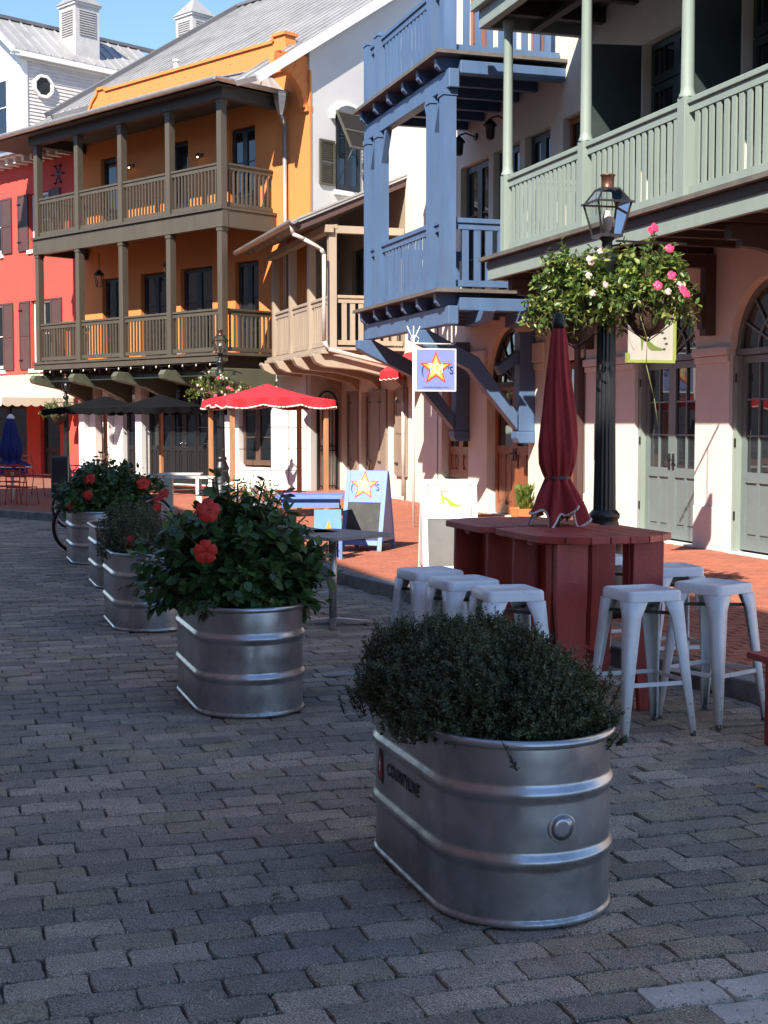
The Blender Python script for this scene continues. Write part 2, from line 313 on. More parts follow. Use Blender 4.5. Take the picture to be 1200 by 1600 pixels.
def glazed(root, name, x0, x1, z0, z1, y, mat, cols=2, rows=3, fw=.06, mw=.022, panel=0., glass=GLASS, handle=None, leaves=1, panels=2, ft=.05):
    """a window or door: frame mesh + one pane object per light (+ lower raised panels + handle)"""
    mb = MB(); panes = []
    W = (x1-x0)/leaves; e = .0015
    for l in range(leaves):
        a = x0+l*W+e; b = a+W-2*e
        mb.box(a, a+fw, y, y+ft, z0, z1); mb.box(b-fw, b, y, y+ft, z0, z1)
        mb.box(a+fw, b-fw, y, y+ft, z1-fw, z1); gz = z0+fw*1.5
        mb.box(a+fw, b-fw, y, y+ft, z0, z0+fw*1.5)
        if panel:
            pz = z0+panel; mb.box(a+fw, b-fw, y, y+ft, pz, pz+fw*1.4)
            mb.box(a+fw, b-fw, y+.022, y+ft-.005, z0+fw*1.5, pz)
            pw = (b-a-2*fw)/panels
            for k in range(panels):
                u = a+fw+k*pw+.03; v = a+fw+(k+1)*pw-.03
                mb.box(u+.02, v-.02, y+.008, y+.0225, z0+fw*1.5+.06, pz-.06)
                if k: mb.box(a+fw+k*pw-.025, a+fw+k*pw+.025, y+.003, y+.0222, z0+fw*1.5, pz)
            gz = pz+fw*1.4
        gx0, gx1, gz1 = a+fw, b-fw, z1-fw
        for c in range(1, cols): xx = gx0+(gx1-gx0)*c/cols; mb.box(xx-mw/2, xx+mw/2, y+.006, y+ft-.01, gz, gz1)
        for r in range(1, rows): zz = gz+(gz1-gz)*r/rows; mb.box(gx0, gx1, y+.009, y+ft-.012, zz-mw/2, zz+mw/2)
        for c in range(cols):
            for r in range(rows):
                u0 = gx0+(gx1-gx0)*c/cols; u1 = gx0+(gx1-gx0)*(c+1)/cols; w0 = gz+(gz1-gz)*r/rows; w1 = gz+(gz1-gz)*(r+1)/rows
                panes.append((u0, u1, w0, w1))
    o = mb.build(name, mat, root)
    for u0, u1, w0, w1 in panes:
        wx = round(u1-u0, 3); hz = round(w1-w0, 3)
        me = shared(('pane', wx, hz, glass.name), lambda m: m.box(0, wx, 0, .008, 0, hz), 'pane', glass)
        p = link('pane', me, o, (u0, y+ft-.022, w0)); p.rotation_euler = (random.uniform(-.004,.004), 0, random.uniform(-.006,.006))
    if handle:
        hx = (x0+x1)/2
        for s in ((-1, 1) if leaves == 2 else (1,)):
            h = MB(); xx = hx+s*.05 if leaves == 2 else x1-fw/2
            h.box(xx-.022, xx+.022, y-.012, y-.001, z0+.88, z0+1.08); h.cyl((xx, y-.045, z0+1.0), (xx, y-.01, z0+1.0), .009); h.cyl((xx, y-.045, z0+1.0), (xx+s*.10, y-.045, z0+1.0), .009)
            h.build('handle', handle, o)
    return o
def shutter(root, x0, x1, z0, z1, y, mat, louvre=False, hinge=False, name='shutter'):
    mb = MB(); f = .05
    mb.box(x0, x0+f, y-.04, y, z0, z1); mb.box(x1-f, x1, y-.04, y, z0, z1)
    for z in (z0, (z0+z1)/2-f/2, z1-f): mb.box(x0+f, x1-f, y-.04, y, z, z+f)
    if louvre:
        z = z0+f+.02
        while z < z1-f-.02:
            if abs(z-(z0+z1)/2) > f/2+.02: mb.beam((x0+f, y-.02, z), (x1-f, y-.02, z), .035, .008, up=(0,.7,.7))
            z += .045
    else: mb.box(x0+f, x1-f, y-.028, y-.012, z0+f, z1-f)
    o = mb.build(name, mat, root)
    if hinge:
        for z in (z0+.25, z1-.25): MB().box(x0-.03, x0+.16, y-.05, y-.0405, z-.02, z+.02).build('hinge', IRON, o)
    return o
def balcony(root, x0, x1, y0, zd, mat, posts, pw, ptop, rail_h=1.0, sp=.14, bw=.045, bd=.02, round_post=None, endL=True, endR=True, yw=0., deckt=.06,
            fascia=.0, deckm=None, bottom=.09, board=False, rail_t=.06, soffit=None, npost=None, over=.1, plank_n=0):
    """deck + fascia as the part, posts, rails and each baluster as sub-parts. y0 = rail line (negative = in front of wall)"""
    mb = MB()
    o = mb.box(x0-over, x1+over, y0-over, yw-.003, zd-deckt, zd).build('balcony', deckm or mat, root)
    if fascia:
        f = MB(); f.box(x0-over*.4, x1+over*.4, y0-.06, y0-.0, zd-deckt-fascia, zd-deckt-.002)
        f.box(x0-over*.4, x0-over*.4+.06, y0+.001, yw-.004, zd-deckt-fascia, zd-deckt-.002); f.box(x1+over*.4-.06, x1+over*.4, y0+.001, yw-.004, zd-deckt-fascia, zd-deckt-.002)
        f.build('fascia', mat, o, bevel=.006)
    pk = []
    for px, py in [(p, y0+pw/2) for p in posts]:
        if ptop and round_post:
            m = MB(); m.box(-pw/2, pw/2, -pw/2, pw/2, 0, rail_h+.02)
            r = round_post; m.lathe([(r*1.25, rail_h+.02), (r*1.25, rail_h+.05), (r*1.05, rail_h+.07), (r, rail_h+.12), (r*.86, ptop-zd-.14), (r*1.05, ptop-zd-.10), (r*1.15, ptop-zd-.06), (r*1.15, ptop-zd)], 20)
            p = m.build('post', mat, o, bevel=.004); p.location = (px, py, zd)
        else:
            me = shared(('post', mat.name, pw, round((ptop or zd+rail_h+.06)-zd, 3)), lambda m: (m.box(-pw/2, pw/2, -pw/2, pw/2, 0, (ptop or zd+rail_h+.06)-zd),
                 m.box(-pw/2-.015, pw/2+.015, -pw/2-.015, pw/2+.015, (ptop or zd+rail_h+.08)-zd-.08, (ptop or zd+rail_h+.06)-zd-.0)), 'post', mat)
            link('post', me, o, (px, py, zd))
    def run(a, b):
        a = Vector(a); b = Vector(b); d = (b-a); Ln = d.length; d.normalize()
        MB().beam(a+Vector((0,0,rail_h-rail_t/2)), b+Vector((0,0,rail_h-rail_t/2)), .09, rail_t).build('handrail', mat, o, bevel=.008)
        MB().beam(a+Vector((0,0,rail_h-rail_t-.045)), b+Vector((0,0,rail_h-rail_t-.045)), .04, .085).build('upper_rail', mat, o)
        MB().beam(a+Vector((0,0,bottom)), b+Vector((0,0,bottom)), .045, .09).build('lower_rail', mat, o)
        n = max(1, int(round(Ln/sp))-1); ang = math.atan2(d.y, d.x); h = rail_h-rail_t-.03-bottom
        me = shared(('bal', mat.name, bw, bd, round(h, 3)), lambda m: m.box(-bw/2, bw/2, -bd/2, bd/2, 0, h), 'baluster', mat)
        for k in range(n):
            p = a+d*(Ln*(k+1)/(n+1)); q = link('baluster', me, o, (p.x+random.uniform(-.003,.003), p.y, zd+bottom)); q.rotation_euler = (0, random.uniform(-.006,.006), ang+random.uniform(-.03,.03))
    yc = y0+pw/2; ps = sorted(posts)
    for a, b in zip(ps[:-1], ps[1:]):
        if b-a > pw*1.7: run((a+pw/2, yc, zd), (b-pw/2, yc, zd))
    for v in kids_runfix(o): pass
    if endR: run((ps[-1], yc+pw/2, zd), (ps[-1], yw-.02, zd))
    if endL: run((ps[0], yc+pw/2, zd), (ps[0], yw-.02, zd))
    return o
def kids_runfix(o): return []
def joists(o, xs, y0, y1, z0, z1, mat, wd=.08, name='joist', round_end=False):
    for x in xs:
        m = MB()
        if round_end: m.prism([(y0+.06, z0), (y1, z0), (y1, z1), (y0, z1), (y0-.0, z1-.03), (y0+.01, z0+.05)], 'x', x-wd/2, x+wd/2)
        else: m.box(x-wd/2, x+wd/2, y0, y1, z0, z1)
        m.build(name, mat, o)
def seam_roof(root, P0, P1, P2, P3, mat, n, name='roof', t=.05, seam=.035):
    """quad eaveL, eaveR, topR, topL as a slab with raised standing seams running up the slope"""
    P = [Vector(p) for p in (P0, P1, P2, P3)]; nm = (P[1]-P[0]).cross(P[3]-P[0]).normalized()
    if nm.z < 0: nm = -nm
    m = MB(); vs = P+[p-nm*t for p in P]
    m.add(vs, [(0,1,2,3),(7,6,5,4),(0,4,5,1),(1,5,6,2),(2,6,7,3),(3,7,4,0)]); o = m.build(name, mat, root)
    for k in range(n+1):
        u = k/n; a = P[0].lerp(P[1], u)+nm*(seam/2); b = P[3].lerp(P[2], u)+nm*(seam/2)
        MB().beam(a, b, .03, seam, up=nm).build('seam', mat, o)
    return o

# ------------------------------------------------------------------ ground
SEA = MB(); SEA.box(-300, 300, -300, 400, -.5, -.06); struct(SEA.build('ground', ROAD))
KERB = [(4.62,-6), (4.58,2), (4.55,5.5), (4.52,6.98), (4.38,7.9), (4.06,12.2), (3.88,13.6), (3.78,16.5), (3.55,19.2), (2.95,21.7), (1.95,23.9), (1.0,25.3), (-1.2,28.8), (-6,36), (-14,48)]
def kerb_x(y):
    for (a, b), (c, d) in zip(KERB[:-1], KERB[1:]):
        if b <= y <= d: return a+(c-a)*(y-b)/(d-b)
    return KERB[-1][0]
st = MB(); st.box(-9, 5, -6, 60, -.055, -.022); street = struct(st.build('street', JOINT))
def paver_mesh(mat, seed, lx=.244, ly=.142):
    r = random.Random(seed); m = MB(); top = []; base = []
    hx, hy, c = lx/2, ly/2, r.uniform(.008,.018)
    ring = [(-hx+c,-hy), (-hx*.35,-hy), (hx*.35,-hy), (hx-c,-hy), (hx,-hy+c), (hx,0), (hx,hy-c), (hx-c,hy), (hx*.35,hy), (-hx*.35,hy), (-hx+c,hy), (-hx,hy-c), (-hx,0), (-hx,-hy+c)]
    ring = [(x+r.uniform(-.005,.004), y+r.uniform(-.005,.004)) for x, y in ring]; n = len(ring)
    vs = [(x, y, -.05) for x, y in ring]+[(x, y, -.008+r.uniform(-.003,.001)) for x, y in ring]+[(x*.978, y*.962, r.uniform(-.003,.001)) for x, y in ring]+[(x*.5, y*.5, r.uniform(-.001,.002)) for x, y in ring]+[(0,0,.001)]
    fs = []
    for L in range(3):
        for k in range(n): fs.append((L*n+k, L*n+(k+1) % n, (L+1)*n+(k+1) % n, (L+1)*n+k))
    for k in range(n): fs.append((3*n+k, 3*n+(k+1) % n, 4*n))
    m.add(vs, fs, 0, False)
    return m
PV = [paver_mesh(None, s) for s in range(18)]
PVM = [(m.mesh('paver', PAVES[i % 6]), m, i % 6) for i, m in enumerate(PV)]
pal = [m.mesh('pale_paver', PALE) for m in PV[:3]]
cells = []
y = 1.9; row = 0
while y < 27:
    off = (row % 2)*.125+rng.uniform(-.045, .045); x = -1.6 if y < 16 else -.4; x += off
    ylim = kerb_x(y)-.02
    while x < ylim-.06:
        lx = .25
        wx = min(x+lx, ylim)-x
        cells.append((x+wx/2, y+.075, wx/.25)); x += .25
    y += .15; row += 1
def tank_hit(x, y): return False
vis = []
for i, (x, y, s) in enumerate(cells):
    px, py, zc = proj(x, y, 0)
    if -40 < px < 1240 and py < 1640 and zc < 1e3: vis.append((zc, i))
vis.sort(); near = {i for _, i in vis[:300]}
tone_n = lambda x, y: .5+.5*math.sin(x*1.7+math.sin(y*1.3)*2)*math.sin(y*.9+x)
bigV, bigF, bigM = [], [], []
for i, (x, y, s) in enumerate(cells):
    k = int(rng.integers(0, 18)); 
    if rng.random() < .10: k = random.choice([2, 8, 14])
    rz = rng.normal(0, .016); zz = rng.normal(0, .003)-.003; tx, ty = rng.normal(0, .013), rng.normal(0, .009)
    if i in near:
        me = PVM[k][0]
        if x > 1.95 and y < 3.5: me = pal[i % 3]
        o = link('paver', me, street, (x, y, zz), (tx, ty, rz)); o.scale = (s, 1, 1)
    else:
        mb = PVM[k][1]; a = np.array(mb.v); a[:, 0] *= s; ca, sa = math.cos(rz), math.sin(rz)
        b = a.copy(); b[:, 0] = a[:, 0]*ca-a[:, 1]*sa+x; b[:, 1] = a[:, 0]*sa+a[:, 1]*ca+y; b[:, 2] = a[:, 2]+zz+a[:, 1]*tx+a[:, 0]*ty
        o0 = len(bigV)*len(mb.v); bigV.append(b)
        bigF.append([[q+o0 for q in f] for f in mb.f]); bigM += [PVM[k][2]]*len(mb.f)
me = bpy.data.meshes.new('paving_rest'); me.from_pydata(np.concatenate(bigV).tolist(), [], [f for g in bigF for f in g])
for m in PAVES: me.materials.append(m)
me.polygons.foreach_set('material_index', bigM); me.update()
o = link('paving', me, street); o['kind'] = 'stuff'
m = MB(); m.box(2.35, 3.55, 8.62, 8.72, .001, .0045); m.build('painted_line', M('worn_white_road_paint', (.35,.34,.33), .8, dirt=(.1,.1,.1), dirt_amt=.9, dirt_scale=9), street)
# grit and plant crumbs lying in the joints
gn = 20000; gx = rng.uniform(-.5, 4.3, gn); gy = 3.2+9*rng.random(gn)**1.6; V = []; F = []
for k in range(gn):
    if gx[k] > kerb_x(gy[k])-.05: continue
    jy = 1.9+.15*round((gy[k]-1.9)/.15) if k % 3 else gy[k]; s_ = rng.uniform(.0015, .0045); o0 = len(V); a = rng.uniform(0, 6)
    V += [(gx[k]+s_*math.cos(a+q*2.1)*rng.uniform(.6,1.6), jy+rng.normal(0,.006)+s_*math.sin(a+q*2.1), -.001) for q in range(3)]+[(gx[k], jy, .002+s_*.7)]; F += [(o0,o0+1,o0+3), (o0+1,o0+2,o0+3), (o0+2,o0,o0+3)]
me = bpy.data.meshes.new('grit'); me.from_pydata(V, [], F); me.materials.append(M('pale_grit', (.38,.35,.30), .9, var=.5, scale=40, bump=0)); o = link('grit', me, street); o['kind'] = 'stuff'
# sidewalk
sw = MB(); pts = [(x+.16, y) for x, y in KERB]+[(-14, 70), (40, 70), (40, -6)]
sw.prism(pts, 'z', -.05, .108); sidewalk = struct(sw.build('sidewalk', M('brick_joint_sand', (.24,.09,.055), .95)))
# kerb stones
acc = 0.
def along(step):
    out = []
    for (a, b), (c, d) in zip(KERB[1:-1], KERB[2:]):
        p = Vector((a, b)); q = Vector((c, d)); L = (q-p).length; n = max(1, int(round(L/step)))
        for k in range(n): out.append((p.lerp(q, k/n), p.lerp(q, (k+1)/n)))
    return out
for p, q in along(.95):
    d = (q-p).normalized(); nrm = Vector((d.y, -d.x)); a = p+d*.006; b = q-d*.006; h = .122+random.uniform(-.004,.004)
    m = MB(); m.prism([(a.x, a.y), (b.x, b.y), (b.x+nrm.x*.17, b.y+nrm.y*.17), (a.x+nrm.x*.17, a.y+nrm.y*.17)], 'z', -.05, h)
    m.build('kerb_stone', STONE, sidewalk, bevel=.014)
# bricks
bm_v = [(-.5,-.5,-.5),(.5,-.5,-.5),(.5,.5,-.5),(-.5,.5,-.5),(-.47,-.44,.5),(.47,-.44,.5),(.47,.44,.5),(-.47,.44,.5)]
bm_f = [(4,5,6,7),(0,1,5,4),(1,2,6,5),(2,3,7,6),(3,0,4,7)]
bmesh_ = [MB().add(bm_v, bm_f).mesh('brick', b) for b in BRICKS]
bc = []
y = 4.5; row = 0
while y < 34:
    x = kerb_x(y)+.2+(row % 2)*.105
    while x < 8.72:
        bc.append((x+.1, y+.05)); x += .21
    y += .105; row += 1
vis = []
for i, (x, y) in enumerate(bc):
    px, py, zc = proj(x, y, .115)
    if 0 < px < 1200 and py < 1600: vis.append((zc, i))
vis.sort(); near = {i for _, i in vis[:300]}
V, F, MI = [], [], []
for i, (x, y) in enumerate(bc):
    k = int(rng.integers(0, 3)); zz = .1+rng.normal(0, .0005)
    if i in near: o = link('brick', bmesh_[k], sidewalk, (x, y, zz), (0, 0, rng.normal(0, .01))); o.scale = (.2, .095, .03)
    else:
        o0 = len(V); V += [(x+a*.2, y+b*.095, zz+c*.03) for a, b, c in bm_v]; F += [[q+o0 for q in f] for f in bm_f]; MI += [k]*5
me = bpy.data.meshes.new('brick_paving'); me.from_pydata(V, [], F)
for m in BRICKS: me.materials.append(m)
me.polygons.foreach_set('material_index', MI); me.update(); o = link('brick_paving', me, sidewalk); o['kind'] = 'stuff'

# ------------------------------------------------------------------ buildings
def place(o, loc, rz=0): o.location = loc; o.rotation_euler = (0, 0, rz); return o
def core(root, x0, x1, y1, z1, mat, name='rear_wall', y0=.3):
    m = MB(); m.box(x0+.004, x1-.004, y0, y1, -.1, z1-.01); m.box(x0, x0+.02, .0, y0+.01, 0, z1); m.box(x1-.02, x1, .0, y0+.01, 0, z1); m.box(x0+.021, x1-.021, .005, y0, z1-.05, z1)
    return m.build(name, mat, root, fix=False)
def wallpart(root, x0, x1, z0, z1, ops, mat, name='wall', rev=.2):
    m = MB(); wall_face(m, x0, x1, z0, z1, ops, rev=rev); return m.build(name, mat, root, fix=False)
def moulding(root, x0, x1, z, h, d, mat, name='moulding', y=0):
    return MB().box(x0, x1, y-d, y-.001, z, z+h).build(name, mat, root, bevel=.012)
def fanlight(root, x0, x1, z, y, mat, glass=GLASSG):
    cx = (x0+x1)/2; r = (x1-x0)/2; m = MB(); n = 20
    def ring(ra, rb, d0, d1):
        for k in range(n):
            a, b = math.pi*k/n, math.pi*(k+1)/n
            P = lambda rr, t, yy: (cx-rr*math.cos(t), yy, z+rr*math.sin(t))
            m.add([P(ra,a,d0),P(rb,a,d0),P(rb,b,d0),P(ra,b,d0),P(ra,a,d1),P(rb,a,d1),P(rb,b,d1),P(ra,b,d1)], [(0,1,2,3),(0,3,7,4),(1,5,6,2),(7,6,5,4)])
    ring(r-.07, r-.002, y, y+.06); ring(r*.46-.013, r*.46+.013, y+.01, y+.05)
    m.box(x0+.002, x1-.002, y-.02, y+.06, z-.07, z+.0)
    for k in range(1, 7):
        t = math.pi*k/7 if True else 0
        m.beam((cx-(.0)*math.cos(t), y+.03, z+.01), (cx-(r-.05)*math.cos(t), y+.03, z+(r-.05)*math.sin(t)), .026, .036, up=(0,1,0))
    o = m.build('fanlight', mat, root)
    g = MB(); pts = [(cx-(r-.03)*math.cos(math.pi*k/n), z+(r-.03)*math.sin(math.pi*k/n)) for k in range(n+1)]
    g.prism(pts, 'y', y+.035, y+.045); g.build('pane', glass, o); return o
def curved_bracket(root, x, wd, prof_arc, mat, zt, depth, zb, name='bracket', pw=.14):
    m = MB(); h = wd/2
    m.box(x-h, x+h, -pw, -.003, zb, zt); m.box(x-h, x+h, -depth, -pw, zt-.15, zt-.001)
    n = 8; pts = []
    for k in range(n+1):
        t = math.pi/2*k/n; pts.append((-pw-(depth-pw-.1)*(1-math.cos(t)), zb+.08+(zt-.15-zb-.08)*math.sin(t)))
    for (a, b), (c, d) in zip(pts[:-1], pts[1:]): m.beam((x, a+.03, b), (x, c+.03, d), .13, wd*.9, up=(1,0,0))
    return m.build(name, mat, root)

# --- green-balcony building
Ag = thing('shop_building', 'pale stucco shop with tall arched slate doors under a sage green balcony', 'building', (8.8, 18.25, 0), R(-90))
ops = [(1.5,3.06,.13,2.48,1), (3.82,5.38,.13,2.48,1), (6.2,7.76,.13,2.48,1)]
up = [(1.62,3.02,3.98,6.5), (4.0,5.4,3.98,6.5), (6.4,7.8,3.98,6.5)]
wallpart(Ag, 0, 13, 0, 3.9, ops, PINKW); wallpart(Ag, 0, 13, 3.9, 10.6, up, CREAM, 'upper_wall')
core(Ag, 0, 13, 9, 10.6, CREAM)
for a, b, c, d, _ in ops:
    glazed(Ag, 'door', a+.09, b-.09, c+.03, d-.08, .12, SLATE, cols=2, rows=3, fw=.085, panel=.78, glass=GLASSG, handle=IRON, leaves=2)
    MB().box(a+.002, a+.088, .05, .18, c, d-.075).build('door_jamb', GREEN, Ag); MB().box(b-.088, b-.002, .05, .18, c, d-.075).build('door_jamb', GREEN, Ag)
    MB().box(a, b, -.02, .16, .108, .132).build('door_sill', WHITE, Ag)
    fanlight(Ag, a, b, d, .10, SLATE)
    for h in (.5, 1.35, 2.1): MB().box(a+.06, a+.085, .035, .049, h, h+.1).build('hinge', IRON, Ag)
for a, b in ((0.0, 1.5), (3.06, 3.82), (5.38, 6.2), (7.76, 8.6)):
    moulding(Ag, a-.015 if a else a+.02, b+.015, 2.42, .10, .055, PINKW); moulding(Ag, a+.0 if a else a+.03, b-.0, 2.34, .075, .03, PINKW); moulding(Ag, a+.01, b-.01, .11, .52, .025, PINKW, 'plinth')
for a, b, c, d in up:
    glazed(Ag, 'balcony_door', a+.05, b-.05, c, d-.55, .1, DGREEN, cols=2, rows=3, fw=.09, panel=.7, leaves=2)
    glazed(Ag, 'transom', a+.05, b-.05, d-.53, d-.03, .1, DGREEN, cols=2, rows=1, fw=.07, leaves=2)
    m = MB(); m.box(0, .66, -.045, 0, 4.0, 6.5); m.box(.08, .58, -.052, -.045, 4.15, 5.1); m.box(.08, .58, -.052, -.045, 5.25, 6.35)
    place(m.build('shutter', DGREEN, Ag), (a-.03, -.01, 0), R(-101))
    m = MB(); m.box(0, .66, -.045, 0, 4.0, 6.5); m.box(.08, .58, -.052, -.045, 4.15, 5.1); m.box(.08, .58, -.052, -.045, 5.25, 6.35)
    place(m.build('shutter', DGREEN, Ag), (b+.05, -.003, 0), 0)
gp = [.42, 2.82, 5.19, 7.56, 9.9]
bo = balcony(Ag, .1, 10.3, -1.45, 3.9, GREEN, gp, .15, 7.0, rail_h=1.04, sp=.135, bw=.075, bd=.022, round_post=.07, endR=False, deckt=.05, fascia=.26, deckm=PLANK, over=.16, bottom=.1)
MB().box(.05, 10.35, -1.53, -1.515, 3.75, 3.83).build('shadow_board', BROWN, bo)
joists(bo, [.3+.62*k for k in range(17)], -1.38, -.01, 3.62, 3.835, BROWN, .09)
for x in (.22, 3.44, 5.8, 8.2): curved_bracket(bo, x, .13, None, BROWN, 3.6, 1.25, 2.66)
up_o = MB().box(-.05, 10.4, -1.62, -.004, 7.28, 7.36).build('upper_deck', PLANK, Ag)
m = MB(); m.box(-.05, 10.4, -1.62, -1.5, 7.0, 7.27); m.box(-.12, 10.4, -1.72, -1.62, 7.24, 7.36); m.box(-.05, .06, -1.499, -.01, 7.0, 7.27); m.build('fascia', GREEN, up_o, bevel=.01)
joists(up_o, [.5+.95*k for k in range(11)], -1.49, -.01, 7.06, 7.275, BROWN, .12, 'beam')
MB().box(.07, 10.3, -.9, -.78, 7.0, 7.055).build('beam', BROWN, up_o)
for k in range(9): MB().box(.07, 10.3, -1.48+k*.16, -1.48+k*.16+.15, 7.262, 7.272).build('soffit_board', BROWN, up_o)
pl = MB(); pl.box(.36, .72, -.022, -.001, 1.12, 1.62); pl = pl.build('plaque', M('plaque_dark', (.045,.04,.045), .4), Ag)
m = MB(); m.box(.35,.73,-.025,-.0225,1.11,1.125); m.box(.35,.73,-.025,-.0225,1.615,1.63); m.box(.35,.365,-.025,-.0225,1.126,1.614); m.box(.715,.73,-.025,-.0225,1.126,1.614); m.build('rim', M('plaque_rim', (.3,.25,.22), .4, metal=.5), pl)
for i, (t, z, s) in enumerate((('THE', 1.56, .05), ('MARKET', 1.50, .055), ('STREET', 1.44, .05), ('SHOPS', 1.385, .045), ('OPEN', 1.29, .045), ('10 - 6', 1.235, .045), ('DAILY', 1.18, .045))):
    q = link('lettering', text_mesh(t, s, LETW, .001, xs=.9), pl); q.rotation_euler = (R(90), 0, 0); q.location = (.54, -.0245, z)
# --- blue-balcony building
Ab = thing('shop_building', 'cream stucco shop with wooden doors under a two storey blue timber balcony', 'building', (8.8, 24.4, 0), R(-90))
ops = [(.22,1.56,.62,2.55), (2.42,4.16,.13,2.3,1), (4.8,5.8,.13,2.55)]
up = [(1.15,2.45,3.57,6.05), (2.65,3.75,3.57,6.05), (3.95,4.9,3.57,6.05), (5.35,5.95,3.57,6.05)]; up2 = [(1.3,2.5,6.92,9.3), (3.9,5.0,6.92,9.3)]
wallpart(Ab, 0, 6.14, 0, 3.3, ops, CREAM); wallpart(Ab, 0, 6.14, 3.3, 6.7, up, CREAM, 'upper_wall'); wallpart(Ab, 0, 6.14, 6.7, 11.3, up2, CREAM, 'upper_wall')
core(Ab, 0, 6.14, 9, 11.3, CREAM)
glazed(Ab, 'window', .26, 1.52, .65, 2.52, .12, WOOD, cols=1, rows=1, fw=.1, panel=.42, leaves=2)
glazed(Ab, 'door', 2.46, 4.12, .14, 2.27, .14, WOOD, cols=1, rows=1, fw=.1, panel=.98, leaves=2, handle=IRON); fanlight(Ab, 2.42, 4.16, 2.3, .1, DGREEN, GLASS)
glazed(Ab, 'door', 4.84, 5.76, .14, 2.52, .14, WOOD, cols=2, rows=3, fw=.09, panel=.85, leaves=1, handle=IRON)
for a, b, c, d in up[:3]: glazed(Ab, 'balcony_door', a+.03, b-.03, c, d-.02, .1, M('dark_blue_door_paint', (.035,.045,.06), .4), cols=1, rows=3, fw=.1, panel=.0, leaves=2)
a, b, c, d = up[3]; glazed(Ab, 'balcony_door', a+.03, b-.03, c, d-.02, .1, WOOD, cols=1, rows=3, fw=.08, leaves=1)
for a, b, c, d in up2: glazed(Ab, 'balcony_door', a+.03, b-.03, c, d-.02, .1, WOOD, cols=1, rows=4, fw=.12, leaves=2)
for a, b in ((1.66, 2.42), (4.16, 4.8), (5.8, 6.14)): moulding(Ab, a, b, 2.55, .30, .06, CREAM, 'capital'); moulding(Ab, a+.04, b-.04, 2.44, .1, .03, CREAM, 'capital')
m = MB(); m.box(6.0, 6.13, -.10, -.001, .11, 3.5); m.build('downpipe', SHUT, Ab)
BJ = [1.5, 2.24, 2.95, 3.7, 4.4, 5.2]
for zt, ptop in ((3.54, 6.36), (6.87, None)):
    bo = balcony(Ab, 1.42, 5.33, -1.84, zt, BLUE, [1.5, 2.1, 4.66, 5.23], .19, ptop, rail_h=1.03, sp=.172, bw=.10, bd=.022, deckm=PLANK, deckt=.05, over=.16, bottom=.1, rail_t=.07)
    joists(bo, BJ, -1.93, -.02, zt-.235, zt-.052, BLUE, .10, round_end=True)
    MB().box(1.28, 5.42, -1.80, -1.64, zt-.50, zt-.237).build('beam', BLUE, bo, bevel=.012)
    MB().box(5.27, 5.44, -1.63, -.01, zt-.30, zt-.12).build('end_beam', BLUE, bo, bevel=.01)
    if zt < 4:
        for yy in (-1.25, -.62): MB().prism([(4.9, zt-.50), (5.5, zt-.44), (5.62, zt-.32), (5.62, zt-.30), (4.9, zt-.30)], 'y', yy-.09, yy+.09).build('beam_end', BLUE, bo)
        for x in (1.52, 4.30):
            m = MB(); m.box(x-.11, x+.11, -.26, -.004, 1.5, 3.02); m.prism([(-.26,1.32),(-.004,1.32),(-.004,1.499),(-.30,1.499),(-.30,1.40)], 'x', x-.125, x+.125)
            m.prism([(-.28,1.52),(-.28,1.78),(-.92,2.62),(-1.72,3.02),(-2.0,3.02),(-2.0,2.88),(-1.86,2.80),(-1.08,2.44)], 'x', x-.10, x+.10)
            m.prism([(-.26,2.55),(-.26,2.75),(-.62,2.5),(-.56,2.36)], 'x', x-.08, x+.08)
            m.build('bracket', BLUE, bo, bevel=.012)
    else:
        for x in (4.66, 5.23): MB().box(x-.09, x+.09, -1.83, -1.65, zt+1.1, 9.9).build('post', BLUE, bo)
        m = MB()
        for x in (1.5, 2.1, 4.66, 5.23):
            for s in (-1, 1):
                if 1.3 < x+s*.4 < 5.4: MB().prism([(x+s*.09, 6.0), (x+s*.09, 5.85), (x+s*.36, 6.35), (x+s*.26, 6.35)], 'y', -1.78, -1.68).build('knee_brace', BLUE, bo)
def wall_lamp(root, x, z):
    m = MB(); m.cyl((x, -.001, z), (x, -.04, z), .06); m.tube([(x, -.04, z), (x, -.2, z+.05), (x, -.32, z)], .014); m.lathe([(.015,0),(.07,-.05),(.11,-.10),(.11,-.12),(.08,-.13),(.07,-.3),(.04,-.33),(0,-.34)], 10, (x, -.32, z)); m.build('wall_lantern', IRON, root)
wall_lamp(Ab, 1.9, 6.45); wall_lamp(Ab, 3.3, 6.45)
# --- tan-balcony building
At = thing('shop_building', 'cream shop with a tan lean-to balcony and tan shutters beside the blue balcony', 'building', (8.8, 31.2, 0), R(-90))
tops = [(.42,1.05,.55,2.35), (1.9,2.55,.6,2.3), (3.85,4.4,.6,2.3)]
wallpart(At, 0, 6.79, 0, 3.1, tops, CREAM); wallpart(At, 0, 6.79, 3.1, 6.3, [(1.2,2.2,3.15,5.4), (3.0,4.0,3.15,5.4)], TAN, 'upper_wall'); wallpart(At, 3.0, 6.79, 6.3, 8.3, [], CREAM, 'upper_wall')
MB().box(4.95, 6.78, -.012, -.003, 3.0, 6.6).build('upper_wall', CREAM, At)
core(At, 0, 6.79, 6, 6.3, CREAM); MB().box(3.0, 6.79, .01, 6, 6.31, 8.3).build('rear_wall', CREAM, At)
for a, b, c, d in tops: glazed(At, 'window', a+.02, b-.02, c+.02, d-.02, .1, TSHUT, cols=1, rows=3, fw=.06)
for a, b in ((1.2,2.2), (3.0,4.0)): glazed(At, 'balcony_door', a+.02, b-.02, 3.15, 5.38, .1, DGREEN, cols=1, rows=2, fw=.1, leaves=2)
